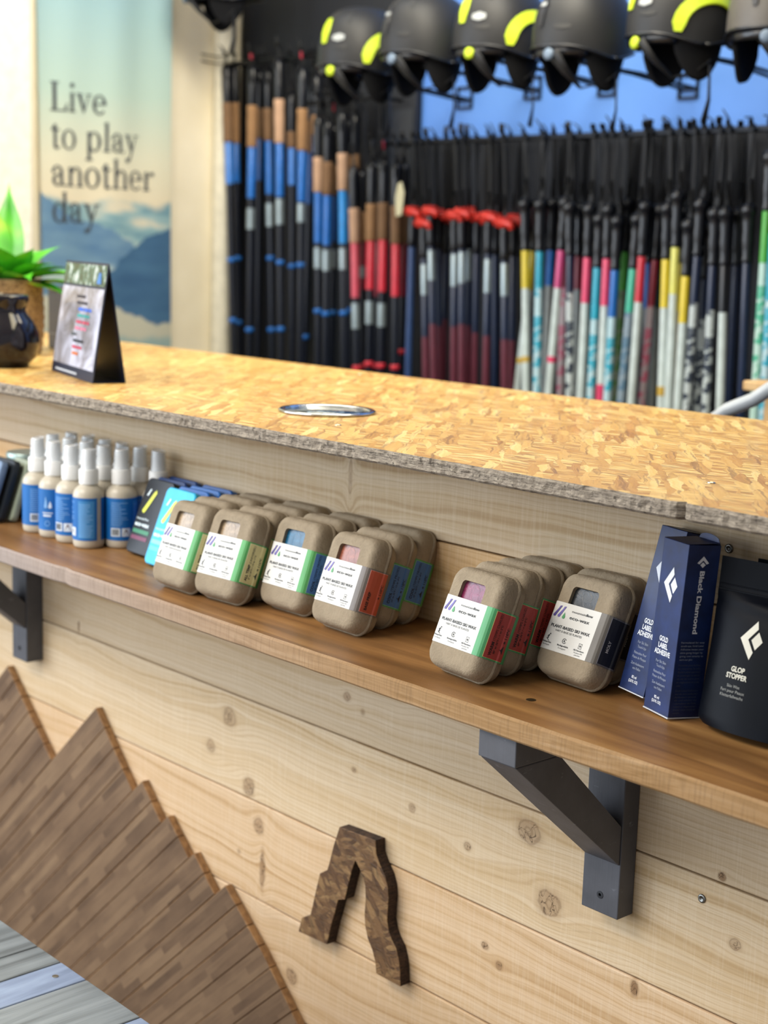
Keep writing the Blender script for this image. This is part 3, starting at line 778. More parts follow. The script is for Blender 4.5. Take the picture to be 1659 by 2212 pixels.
# ================================================================== GOLD LABEL CARTONS
navy = G('navy_carton'); n_ = navy.noise(navy.obj(), 60.0, 3.0)
navy.col(navy.ramp(n_, [(0.3, '#0D1F48'), (0.7, '#142C62')])); navy.rough(0.45); navy.bsdf.inputs['Specular IOR Level'].default_value = 0.5
paper_edge = C_('#C9CCD2', 0.7)
print_w = C_('#E6EAF0', 0.5); print_g = C_('#9AA3B4', 0.6); print_d = C_('#4A5266', 0.6)
GW, GD, GH = .0446, .0399, .183
LOGO_A = [(.2, 1), (.40, .60), (-.28, 0), (.40, -.60), (.2, -1), (-1, 0)]
LOGO_B = [(.52, .46), (1.02, 0), (.52, -.46), (.02, 0)]
def put_logo(mb, f, x, y, w, h, mi=0):
    mb.add([f(x + a * w / 2, y + b * h / 2) for a, b in LOGO_A], [(0, 1, 2, 5), (2, 3, 4, 5)], mi)
    put_poly(mb, LOGO_B, f, mi, x, y, w / 2, h / 2)
def carton(label, loc, rot):
    r = thing('adhesive_carton', label, 'carton', loc, rot, 'navy adhesive cartons')
    MB().box((0, 0, 0.0012), (GW, GD, GH)).build('box', navy.m, r, bevel=.0006)
    fl = MB()
    fl.add([(0, 0, GH + .0003), (GW, 0, GH + .0003), (GW - .001, GD, GH + .002), (.001, GD, GH + .002)], [(0, 1, 2, 3)])
    prof = [(.003, GD + .0002, GH - .001)] + [(.003 + (GW - .006) * k / 10, GD + .0006, GH + .0085 * math.sin(PI * k / 10) ** .35) for k in range(11)] + [(GW - .003, GD + .0002, GH - .001)]
    vs = prof + [(x, y + .0005, z) for x, y, z in prof]; n = len(prof)
    fl.add(vs, [tuple(range(n)), tuple(range(2 * n - 1, n - 1, -1))] + [(k, k + 1, n + k + 1, n + k) for k in range(n - 1)])
    fl.build('top_flap', navy.m, r)
    bt = MB().box((-.0004, -.0006, 0), (GW + .0004, GD, .0011)); bt.build('bottom_flap', paper_edge, r)
    pr = MB(); f = lambda a, b: (a, -.0004, b)
    put_logo(pr, f, .0215, .137, .0235, .0375)
    for i, t in enumerate(('GOLD', 'LABEL', 'ADHESIVE')): put_text(pr, t, f, .0215, .0765 - i * .0072, .0054, (.0150, .0165, .0275)[i], 'c', .025)
    for i, (t, w) in enumerate((('For Ski Skin', .018), ('Touch-Ups', .015), ('Retouches Pour', .022), ('Peaux de Phoque', .024), ('Zum Ausbessern', .023), ('von Fellen', .014))):
        put_text(pr, t, f, .0215, .0535 - i * .0050 - (i // 2) * .0018, .0029, w, 'c', 0, 1)
    put_text(pr, '82 ml', f, .0215, .0155, .0030, .0085, 'c', .02); put_text(pr, '(2.8 FL OZ)', f, .0215, .0108, .0030, .0160, 'c', .02)
    pr.build('front_print', [print_w, print_g], r)
    sd = MB()
    # right face: x = GW, along y
    fy = lambda a, b: (GW + .0004, a, b)
    # emblem pointing up: swap axes
    fl2 = lambda a, b: (GW + .0004, .0195 + b, .1655 - a)
    put_logo(sd, fl2, 0, 0, .0120, .0145)
    ft = lambda a, b: (GW + .0004, .0172 + b, .1560 - a)
    put_text(sd, 'Black Diamond', ft, 0, 0, .0058, .0660, 'l', .03)
    par = ['Formulated for easy', 'touch-ups, Gold Label', 'Adhesive keeps your', 'skins going longer by', 'giving new tenacity to', 'worn-out glue.']
    for i, t in enumerate(par): put_text(sd, t, fy, .005, .0800 - i * .0036, .0020, None if i == 5 else .0290 - (i % 2) * .001, 'l', 0, 1)
    par = ['Formulée pour faciliter', 'les retouches, la colle', 'Gold Label permet', 'de prolonger la durée', 'de vie de votre peau', 'en régénérant la colle', 'usée.']
    for i, t in enumerate(par): put_text(sd, t, fy, .005, .0560 - i * .0036, .0020, None if i == 6 else .0280, 'l', 0, 2)
    par = ['Gold Label Adhesive', 'wurde zum einfachen', 'Ausbessern entwick-', 'elt und erhöht die', 'Lebensdauer der Felle,', 'indem er abgenutzten', 'Kleber neue Haftkraft', 'verleiht.']
    for i, t in enumerate(par): put_text(sd, t, fy, .005, .0290 - i * .0034, .0019, None if i == 7 else .0280, 'l', 0, 2)
    sd.build('side_print', [print_w, print_g, print_d], r)
    return r
def carton_loc(x, y, yaw, tilt):
    zm = min(0, -GD * math.sin(tilt))
    return (x, y, Z0 - zm + .0002), (-tilt, 0, yaw)
l, r_ = carton_loc(-.9622, 1.2683, math.radians(-18.4), math.radians(3.97))
carton('navy GOLD LABEL ADHESIVE carton standing upright in front, Black Diamond down its side', l, r_)
l, r_ = carton_loc(-1.011, 1.2866, math.radians(-16.0), math.radians(14.0))
carton('navy GOLD LABEL ADHESIVE carton leaning back behind the upright one', l, r_)

# ================================================================== BLACK POUCHES
pm = G('satin_black_pouch'); n_ = pm.noise(pm.obj(), 14.0, 2.0, 0.4, dist=0.6)
pm.col(pm.ramp(n_, [(0.3, '#07090E'), (0.7, '#0B0E16')])); pm.rough(0.38); pm.bsdf.inputs['Specular IOR Level'].default_value = 0.06
pm.bump(n_, 0.25, 0.004)
def pouch(label, loc, yaw, tilt, w=.150, h=.171, group='black skin wax pouches'):
    r = thing('stand_up_pouch', label, 'pouch', loc, (-tilt, 0, yaw), group)
    nx, nz = 30, 34
    def surf(a, b, side):
        u = a * 2 - 1
        bul = (1 - u * u) ** .6 * max(0, 1 - (b / .80)) ** .55 * .030 if b < .80 else 0
        bul += .0008
        rip = .0012 * math.sin(b * 46 + u * 4) * math.exp(-((b - .74) / .05) ** 2)
        ww = w * (1 - .03 * math.sin(b * PI)) * (1 - .10 * max(0, (.04 - b) / .04) ** 2)
        return ((a - .5) * ww, side * (bul + rip), b * h)
    mb = MB()
    for side in (-1, 1):
        vs = [surf(i / nx, j / nz, side) for j in range(nz + 1) for i in range(nx + 1)]
        mb.add(vs, [(j * (nx + 1) + i, j * (nx + 1) + i + 1, (j + 1) * (nx + 1) + i + 1, (j + 1) * (nx + 1) + i) for j in range(nz) for i in range(nx)])
    # bottom gusset
    vs = [surf(i / nx, 0, s) for s in (-1, 1) for i in range(nx + 1)]
    mb.add(vs, [(i, i + 1, nx + 1 + i + 1, nx + 1 + i) for i in range(nx)])
    mb.build('bag', pm.m, r, smooth=True)
    z = MB(); z.box((-w / 2 + .002, -.0026, h * .80), (w / 2 - .002, -.0012, h * .812)); z.box((-w / 2 + .002, -.0024, h * .835), (w / 2 - .002, -.0012, h * .842))
    z.build('zip_strip', pm.m, r, bevel=.0004)
    pr = MB()
    def f(a, b):
        q = surf(a / w + .5, b / h, -1); return (q[0], q[1] - .0006, q[2])
    lx = -.028
    put_logo(pr, f, lx + .009, .094, .0265, .0390)
    put_text(pr, 'GLOP', f, lx + .002, .0600, .0052, .0170, 'c', .03); put_text(pr, 'STOPPER', f, lx + .002, .0530, .0052, .0262, 'c', .03)
    for i, (t, wd) in enumerate((('Skin Wax', .019), ('Fart pour Peaux', .035), ('Kletterfellwachs', .034))): put_text(pr, t, f, lx + .001, .0440 - i * .0050, .0031, wd * .86, 'c', 0, 1)
    pr.build('front_print', [C_('#C9C5B4', 0.5), C_('#8C8C86', 0.6)], r)
    return r
pouch('black GLOP STOPPER skin wax pouch at the right end of the shelf', (-.825, 1.282, Z0 + .004), math.radians(3), math.radians(9))
pouch('black pouch mostly hidden behind the GLOP STOPPER one, leaning on the boards', (-.800, 1.318, Z0 + .001), 0, math.radians(4), group='black skin wax pouches')

# ================================================================== SPRAY BOTTLES
bot_m = G('milky_plastic'); bot_m.col('#B9AF9C'); bot_m.rough(0.35); bot_m.bsdf.inputs['Subsurface Weight'].default_value = 0.0
n_ = bot_m.noise(bot_m.obj(), 20.0); bot_m.col(bot_m.ramp(n_, [(0.3, '#BDB3A0'), (0.7, '#C6BDAA')]))
cap_m = simple('frosted_cap', '#E9E9E6', 0.4); blue_lbl = C_('#1467B0', 0.4); lb_txt = C_('#7FB0E2', 0.5); lb_panel = C_('#3E88C4', 0.5)
BR = .0245
def cyl_quad(mb, a0, a1, z0, z1, r, mi, n=None):
    n = n or max(1, int(abs(a1 - a0) / .12))
    vs = []
    for k in range(n + 1):
        a = a0 + (a1 - a0) * k / n; vs += [(r * math.cos(a), r * math.sin(a), z0), (r * math.cos(a), r * math.sin(a), z1)]
    mb.add(vs, [(2 * k, 2 * k + 2, 2 * k + 3, 2 * k + 1) for k in range(n)], mi)
def make_bottle():
    r = thing('spray_bottle', 'x', 'spray bottle')
    MB().lathe([(.016, .0005), (.0200, .0), (.0228, .0015), (.0243, .006), (BR, .012), (BR, .078), (.0240, .0835), (.0222, .0885), (.019, .0925), (.0155, .0955), (.0135, .0975), (.0130, .1005)], 40).build('bottle', bot_m.m, r, smooth=True)
    prof = [(.0130, .0990), (.0150, .0992), (.0150, .1200), (.0144, .1212), (.0112, .1218), (.0108, .1235), (.0100, .1300), (.0096, .1400), (.0094, .1500), (.0088, .1520), (.004, .1518)]
    MB().lathe(prof, 32).build('spray_head', cap_m, r, smooth=True, angle=45)
    oc = MB(); 
    # clear over-cap with slanted mouth
    n = 28; vs = []
    for (rr, z) in ((.0125, .1216), (.0118, .135), (.0108, .1525)):
        for k in range(n):
            a = 2 * PI * k / n; vs.append((rr * math.cos(a), rr * math.sin(a), z + (.0022 * math.cos(a) if z > .15 else 0)))
    oc.add(vs, [(i * n + k, i * n + (k + 1) % n, (i + 1) * n + (k + 1) % n, (i + 1) * n + k) for i in range(2) for k in range(n)])
    clear = G('clear_cap'); clear.col('#E8F0F8'); clear.rough(0.25); clear.bsdf.inputs['Alpha'].default_value = 0.30
    oc.build('clear_cap', clear.m if 'clear_cap' not in _mc else _mc['clear_cap'], r, smooth=True)
    lb = MB()
    lb.lathe([(BR + .0003, .0130), (BR + .0003, .0790)], 48, cap=False)
    # cut of the paper seam: plain strip of bottle colour is left between the label ends
    lb = MB(); cyl_quad(lb, .25, 2 * PI - .05, .0130, .0790, BR + .0004, 0, 48)
    lab = lb.build('label', [blue_lbl], r, smooth=True)
    pr = MB(); R2 = BR + .0007
    def tl(a0, a1, z, h=.0010, mi=0): cyl_quad(pr, a0, a1, z, z + h, R2, mi)
    cyl_quad(pr, 5.0, 6.05, .0165, .0745, R2 - .0001, 2)       # pale ingredient panel
    random.seed(5)
    for i in range(16): tl(5.06, 5.06 + random.uniform(.5, .9), .0190 + i * .0033, .0011, 1)
    for i in range(12): tl(3.55, 3.55 + random.uniform(.6, 1.15), .0360 + i * .0032, .0009, 1)
    cyl_quad(pr, 3.55, 4.15, .0195, .0325, R2, 3)
    for i in range(9): cyl_quad(pr, 3.63 + i * .05, 3.655 + i * .05, .0215, .0310, R2 + .0002, 4, 1)
    cyl_quad(pr, 4.25, 4.80, .0195, .0325, R2, 3)
    a0 = 4.525
    def cm(a, b): 
        an = a0 + a / R2; return ((R2 + .0002) * math.cos(an), (R2 + .0002) * math.sin(an), b)
    put_poly(pr, [(-.0055, 0), (.0055, 0), (0, .0100)], cm, 5, 0, .0212); put_poly(pr, [(-.0025, 0), (.0025, 0), (0, .0045)], lambda a, b: tuple(q * 1.004 if i < 2 else q for i, q in enumerate(cm(a, b))), 3, 0, .0230)
    # front of the label: drops and wording lines
    a0 = 1.9
    put_poly(pr, [(-.006, .0), (-.003, -.002), (0, 0), (-.001, .010), (-.003, .018)], cm, 1, 0, .050)
    put_poly(pr, [(0, 0), (.003, -.002), (.006, 0), (.005, .006), (.003, .010)], cm, 3, .0015, .050)
    tl(1.55, 2.25, .0400, .0016, 3); tl(1.6, 2.15, .0350, .0030, 3)
    ring2d(pr, cm, 0, .024, .0035, .0045, 1, 16)
    pr.build('label_print', [lb_txt, lb_txt, lb_panel, C_('#DDE6EE', 0.5), C_('#1E1E22', 0.6), C_('#5A2A2A', 0.6)], lab)
    return r
bproto = None
rows = [(1.2475, [-2.029 - .0515 * k for k in range(4)], [2.15, 0, 1.35, .95]),
        (1.2900, [-2.0035 - .0515 * k for k in range(5)], [1.30, .4, 2.0, 1.1, .2]),
        (1.3293, [-1.960 - .0510 * k for k in range(6)], [0.35, 2.6, 1.0, .3, 1.9, .7])]
ROWN = ['front row', 'middle row', 'back row']
num = ['first', 'second', 'third', 'fourth', 'fifth', 'sixth']
# absolute label rotations chosen so that the visible side of each front bottle reads as seen
view = math.atan2(-.66, .75) + PI    # direction from bottle to viewer is about -50 degrees
rot_front = {0: None}
def rotz(center_angle): return math.radians(-48) - center_angle
front_c = [5.42, 4.45, 2.05, 3.75]       # label angle turned to the viewer: panel, triangle, drops, barcode
mid_c = [3.95, 2.0, 4.4, 3.8, 5.3]
back_c = [2.25, 4.0, 1.9, 5.5, 3.8, 2.0]
for ri, ((y, xs_, _), cs) in enumerate(zip(rows, (front_c, mid_c, back_c))):
    for k, x in enumerate(xs_):
        lab = 'blue labelled white spray bottle, %s from right in the %s' % (num[k], ROWN[ri])
        if bproto is None:
            bproto = make_bottle(); bproto.location = (x, y, Z0 + .0002); bproto.rotation_euler = (0, 0, rotz(cs[k])); bproto['label'] = lab; bproto['group'] = 'spray bottles on the shelf'
        else: dup(bproto, (x, y, Z0 + .0002), (0, 0, rotz(cs[k])), lab, 'spray bottles on the shelf')

# ================================================================== SLIM BLUE PACKS
def pack(label, x, y, yaw, tilt, base, text_c, w=.078, h=.118, d=.013, printed=True, group='slim wax packs between the bottles and the pulp boxes'):
    r = thing('wax_pack', label, 'wax pack', (x, y, Z0 + d * math.sin(tilt) + .0003), (-tilt, 0, yaw), group)
    mb = MB()
    o_ = rrect(w, h, .009, 6); i_ = rrect(w - .003, h - .003, .008, 6, z0=.0015)
    n = len(o_)
    vs = [(a, 0, b) for a, b in i_] + [(a, .0018, b) for a, b in o_] + [(a, d - .0018, b) for a, b in o_] + [(a, d, b) for a, b in i_]
    fs = [(j * n + k, j * n + (k + 1) % n, (j + 1) * n + (k + 1) % n, (j + 1) * n + k) for j in range(3) for k in range(n)] + [tuple(range(n)), tuple(3 * n + k for k in range(n))[::-1]]
    mb.add(vs, fs); body = mb.build('case', C_(base, 0.42, spec=0.3), r, smooth=True, angle=40)
    if printed:
        pr = MB(); f = lambda a, b: (a, -.0005, b)
        stick = [(-.0045, 0), (-.0015, -.0030), (.0025, -.0030), (.0050, 0), (.0210, .0300), (.0180, .0350), (.0125, .0300)]
        put_poly(pr, stick, f, 0, -.022, .066); 
        put_poly(pr, [(0, 0), (.0045, .0), (.0090, .0100), (.0060, .0110)], f, 1, -.027, .090)
        put_text(pr, 'mountainflow', f, -.034, .052, .0040, .034, 'l', 0, 1); put_text(pr, 'eco-wax', f, -.034, .042, .0068, .040, 'l', .03, 1)
        put_poly(pr, [(0, 0), (.045, 0), (.045, .0060), (0, .0060)], f, 2, -.034, .031); put_poly(pr, [(0, 0), (.045, 0), (.045, .0060), (0, .0060)], f, 3, -.034, .021)
        pr.build('front_print', [C_('#D6DC3C', 0.4), C_('#E4F4F8', 0.5), C_('#2F7F5A' if base == '#0A0D14' else '#7FD6E6', 0.5), C_('#6E2348' if base == '#0A0D14' else '#59BFDD', 0.5)], r)
    return r
T21 = math.radians(21)
pack('cyan slim wax pack with a yellow stick print, beside the leftmost pulp box', -1.826, 1.236, math.radians(-3), T21, '#35B4DC', None)
for k, (dx, dy, c) in enumerate(((.004, .020, '#1F5FA8'), (.006, .0385, '#2467B2'), (.009, .058, '#1C559C'))):
    pack('plain blue slim pack, %s behind the cyan pack' % ('directly', 'second', 'third')[k], -1.826 + dx, 1.236 + dy, 0, T21, c, None, printed=False)
pack('black slim wax pack with a yellow stick print, next to the spray bottles', -1.915, 1.262, math.radians(-3), T21, '#0A0D14', None)
for k, (dx, dy, c) in enumerate(((.002, .018, '#1F3A70'), (.004, .036, '#24447F'))):
    pack('dark blue slim pack, %s behind the black pack' % ('directly', 'second')[k], -1.915 + dx, 1.262 + dy, 0, T21, c, None, printed=False)
# far left end of the shelf
for k, (x, y, c, lb_) in enumerate(((-2.318, 1.205, '#6F84A0', 'silvery blue flat pack leaning at the far left end, frontmost'), (-2.312, 1.225, '#20262C', 'black flat pack leaning at the far left end, second'), (-2.306, 1.245, '#9FA892', 'pale green flat pack leaning at the far left end, third'))):
    pack(lb_, x, y, math.radians(-4), math.radians(18), c, None, .085, .105, .012, False, 'flat packs at the far left end of the shelf')
for k in range(3):
    r = thing('wax_tin', '%s round dark tin in the small stack behind the leaning packs' % ('lowest', 'middle', 'topmost')[k], 'tin', (-2.325, 1.312, Z0 + .0002 + k * .0362), group='stacked round tins')
    MB().lathe([(.036, 0), (.0375, .001), (.0375, .022)], 36).build('tin', C_('#2B2F33', 0.35, metal=0.6), r, smooth=True, angle=40)
    MB().lathe([(.0385, .0222), (.0385, .034), (.0370, .036), (.02, .0360)], 36).build('lid', C_(('#3B4044', '#4A5054', '#8FA09A')[k], 0.35, metal=0.5), r, smooth=True, angle=40)

# ================================================================== ON THE COUNTER
ZC = Z0 + .2403
# tent card ----------------------------------------------------------
tc = thing('tent_card', 'tall folded tent card with a misty mountain menu face on the countertop', 'tent card', (-2.387, 1.392, ZC), (0, 0, math.atan2(1.325 - 1.392, -2.144 + 2.387)))
W_, D_, H_ = .252, .056, .192
dark_card = C_('#0E1830', 0.4)
th_ = .0016
body = MB()
body.prism([(0, 0), (th_, 0), (D_ / 2 + .0004, H_ - .004), (D_ / 2, H_)], 0, W_, 'yz')
body.prism([(D_, 0), (D_ - th_, 0), (D_ / 2 - .0004, H_ - .004), (D_ / 2, H_)], 0, W_, 'yz')
body.prism([(th_, .0), (D_ - th_, .0), (D_ - th_, .0012), (th_, .0012)], 0.0, W_, 'yz')
body.build('card', dark_card, tc)
sl = (D_ / 2) / H_
def cf(a, b, o=.0008): return (a, b * sl - o, b)
g = G('printed_mist_photo'); p = g.sep(g.obj()); n_ = g.noise(g.obj(), 14.0, 5.0, 0.6, dist=0.8)
c = g.ramp(n_, [(0.32, '#6A6460'), (0.5, '#9A9AA4'), (0.66, '#C4C8DA')]); g.col(c); g.rough(0.2)
g2 = G('printed_forest_strip'); n_ = g2.noise(g2.obj(), 40.0, 3.0); g2.col(g2.ramp(n_, [(0.4, '#1E3A2A'), (0.52, '#4A6B5A'), (0.62, '#B8C4C0')])); g2.rough(0.2)
fc = MB()
fc.add([cf(.003, .018), cf(W_ - .004, .018), cf(W_ - .004, .150), cf(.003, .150)], [(0, 1, 2, 3)], 0)
fc.add([cf(.003, .154), cf(W_ - .004, .154), cf(W_ - .004, .188), cf(.003, .188)], [(0, 1, 2, 3)], 1)
fc.build('printed_face', [g.m, g2.m], tc)
tx = MB(); cols = ['#2B2630', '#2B2630', '#2A5FC4', '#2F8F8A', '#B03A52', '#C4708A', '#4A5050', '#1E1E22', '#B03A52', '#C46A2A']
f = lambda a, b: cf(a, b, .0016)
for i, c in enumerate(cols):
    w_ = (.05, .06, .075, .07, .075, .065, .03, .06, .055, .035)[i]
    fc2 = .100 + (.0, .005, .02, .018, .016, .014, -.004, .012, .012, .016)[i]
    for (a, b) in ((0, .42), (.48, .75), (.8, 1.0)):
        put_poly(tx, [(w_ * a, 0), (w_ * b, 0), (w_ * b, .0048), (w_ * a, .0048)], f, i, fc2, .132 - i * .0105)
put_poly(tx, [(0, 0), (.13, 0), (.13, .0030), (0, .0030)], f, 10, .030, .006)
put_poly(tx, [(-.012, 0), (.012, 0), (.006, .018), (-.006, .018)], f, 11, .215, .158)
tx.build('menu_lines', [C_(c, 0.4) for c in cols] + [C_('#B9C0C8', 0.4), C_('#3E78B8', 0.4)], tc)

# glossy vase --------------------------------------------------------
glz = simple('dark_glaze', '#17141A', 0.12, coat=0.15, spec=0.45)
vz = MB().lathe([(.030, 0), (.045, .002), (.060, .018), (.066, .040), (.064, .062), (.054, .082), (.044, .094), (.041, .101), (.044, .110), (.0475, .120), (.047, .126), (.043, .128), (.040, .122), (.038, .105), (.038, .09)], 56, cap=True)
o = vz.build('ceramic_vase', glz, None, smooth=True, loc=(-2.492, 1.354, ZC))
tag(o, 'dark glossy ceramic vase at the left edge of the countertop', 'vase')

# basket plant -------------------------------------------------------
bk = G('woven_seagrass'); p = bk.sep(bk.obj())
w1 = bk.noise(bk.vmath('MULTIPLY', bk.obj(), (160.0, 160.0, 260.0)), 1.0, 2.0); bk.col(bk.ramp(w1, [(0.3, '#6E5436'), (0.6, '#A5875C'), (0.8, '#BFA175')])); bk.rough(0.8); bk.bump(w1, 0.8, 0.003)
pt = thing('potted_plant', 'bright green spiky leaved plant in a woven basket pot behind the vase', 'plant', (-2.772, 1.520, ZC))
bb = MB(); prof = [(.060, 0), (.066, .004)]
for k in range(15): prof += [(.0665 + .004 * math.sin(k * .22) + (.0012 if k % 2 else -.0012), .010 + k * .0089)]
prof += [(.068, .1455), (.064, .147), (.062, .138), (.06, .125)]
bb.lathe(prof, 48); bb.build('basket', bk.m, pt, smooth=True)
MB().lathe([(.062, .1245), (.0, .1300)], 32, cap=False).build('soil', C_('#3A2A1C', 0.95, bump=0.6), pt)
lfm = G('leaf_green'); p = lfm.sep(lfm.obj()); n_ = lfm.noise(lfm.obj(), 9.0, 2.0)
lfm.col(lfm.ramp(n_, [(0.35, '#2F8A1E'), (0.5, '#55B52A'), (0.65, '#B4D848')])); lfm.rough(0.35)
random.seed(21)
def leaf(az, el, ln, wd, bend):
    mb = MB(); vs = []; n = 10
    d = Vector((math.cos(az), math.sin(az), 0)); s_ = Vector((-math.sin(az), math.cos(az), 0))
    P0 = Vector((.012 * math.cos(az), .012 * math.sin(az), .126)); ang = el; q = P0.copy()
    for k in range(n + 1):
        t = k / n
        w = wd * (math.sin(PI * min(1, t * .92 + .08)) ** .8) * (1 - t ** 3)
        nrm = d * (-math.sin(ang)) + Vector((0, 0, math.cos(ang)))
        for a in (-1, -.5, 0, .5, 1): vs.append(q + s_ * (w * a) + nrm * (abs(a) ** 1.5) * w * .35)
        q = q + (d * math.cos(ang) + Vector((0, 0, math.sin(ang)))) * (ln / n); ang -= bend / n
    mb.add(vs, [(5 * k + j, 5 * k + j + 1, 5 * k + j + 6, 5 * k + j + 5) for k in range(n) for j in range(4)])
    return mb
LV = [(.6, .55, .185, .030, 1.0), (.9, .35, .205, .022, 1.1), (.3, .80, .13, .034, .8), (1.2, .75, .13, .030, .9), (-1.1, .7, .15, .034, 1.0), (-1.6, .9, .16, .034, .8), (1.7, .9, .15, .03, .6), (2.2, .8, .18, .03, .8),
      (3.0, .9, .18, .03, .8), (-2.4, .9, .18, .03, .7), (-.7, 1.0, .13, .036, .6), (2.6, 1.25, .23, .034, .2), (-.2, .6, .14, .032, 1.0), (.05, 1.0, .12, .034, .5), (.45, .25, .14, .028, .8), (-3.0, 1.3, .22, .036, .15)]
for a in LV: leaf(*a).build('leaf', lfm.m, pt, smooth=True)

# small black box ----------------------------------------------------
r = thing('black_box', 'small matte black box standing between the basket plant and the tent card', 'box', (-2.800, 1.700, ZC), (0, 0, math.radians(-12)))
MB().box((-.07, -.045, 0), (.07, .045, .118)).build('case', C_('#16181E', 0.5), r, bevel=.003)
MB().box((-.0705, -.0455, .030), (.0705, .0455, .033)).build('seam', C_('#3A3E46', 0.4), r)
MB().box((-.071, -.046, .1182), (.071, .046, .128)).build('lid', C_('#20232A', 0.5), r, bevel=.002)

# ================================================================== BANNER ON THE LEFT WALL
bn = thing('hanging_banner', 'tall pale blue cloth banner reading Live to play another day over a fjord', 'banner', (-4.083, 2.575, 0.62))
bo = Vector((-4.083, 2.575, 0.62))
g = G('banner_print'); p = g.sep(g.obj()); y = p[1]; z = g.math('ADD', p[2], .62 - Z0)
wv = g.noise(g.comb(0.0, y, z), 7.0, 4.0, 0.6); wv2 = g.noise(g.comb(0.0, y, g.math('MULTIPLY', z, 3.0)), 5.0, 3.0)
yy = g.math('ADD', y, bo.y)
sky = g.ramp(g.maprange(z, .55, 1.25, 0, 1, False), [(0.0, '#DCCFB2'), (0.22, '#D2D0B8'), (0.5, '#AFC6BA'), (0.85, '#98B9BC'), (1.0, '#90B0BA')])
jig = g.math('MULTIPLY', g.math('SUBTRACT', wv, .5), .10)
def ridge(base, col, pts, soft=.006):
    # piecewise linear skyline z(y)
    fc_ = g.node('ShaderNodeFloatCurve'); cv = fc_.mapping.curves[0]
    ys = [q[0] for q in pts]
    cv.points[0].location = (0, pts[0][1]); cv.points[1].location = (1, pts[-1][1])
    for (a, b) in pts[1:-1]: cv.points.new(a, b)
    for q in cv.points: q.handle_type = 'VECTOR'
    fc_.mapping.update()
    g.put(fc_.inputs['Value'], g.maprange(yy, 2.33, 2.83, 0, 1, False))
    h = g.math('ADD', fc_.outputs[0], jig)
    return g.mix(g.maprange(g.math('SUBTRACT', h, z), 0, soft), base, col)
farc = g.ramp(wv2, [(0.4, '#6F95A2'), (0.52, '#8FAEB2'), (0.66, '#D2CBB4')])
midc = g.ramp(wv2, [(0.35, '#54799C'), (0.6, '#6C8FA8')])
c = ridge(sky, farc, [(0, .60), (.3, .585), (.6, .60), (.85, .585), (1, .60)], .03)
c = ridge(c, midc, [(0, .61), (.2, .54), (.45, .50), (.7, .45), (1, .40)])
c = ridge(c, '#A9BBB8', [(0, .37), (.3, .39), (.5, .40), (.7, .39), (1, .36)], .02)
c = ridge(c, '#5E819A', [(0, .33), (.3, .355), (.5, .36), (.7, .33), (1, .30)], .01)
dk = g.ramp(wv2, [(0.35, '#33597E'), (0.65, '#426A8C')])
c = ridge(c, dk, [(0, .25), (.40, .30), (.50, .375), (.72, .46), (1, .515)])
c = ridge(c, '#B9B8A6', [(0, .30), (.3, .29), (.55, .275), (.8, .225), (1, .20)], .01)
c = ridge(c, '#8FA6A4', [(0, .20), (.4, .20), (1, .17)], .03)
g.col(c); g.rough(0.75)
mb = MB(); ny, nz = 40, 60; y0, y1, z0_, z1_ = 2.338, 2.800, .62, 2.35
vs = []
for j in range(nz + 1):
    for i in range(ny + 1):
        t = i / ny; zz_ = j / nz
        fold = .006 * math.sin(t * 9 + zz_ * 5) * zz_ + .004 * math.sin(t * 17 - zz_ * 3) * zz_
        vs.append((fold, (y0 + (y1 - y0) * t) - bo.y + .018 * (1 - zz_) * (1), (z0_ + (z1_ - z0_) * zz_) - bo.z))
mb.add(vs, [(j * (ny + 1) + i, j * (ny + 1) + i + 1, (j + 1) * (ny + 1) + i + 1, (j + 1) * (ny + 1) + i) for j in range(nz) for i in range(ny)])
mb.build('cloth', g.m, bn, smooth=True)
MB().tube([(0.0, y0 - bo.y - .01, z1_ - bo.z + .008), (0.0, y1 - bo.y + .01, z1_ - bo.z + .008)], .008, 12).build('rod', C_('#C9C4B8', 0.4), bn)
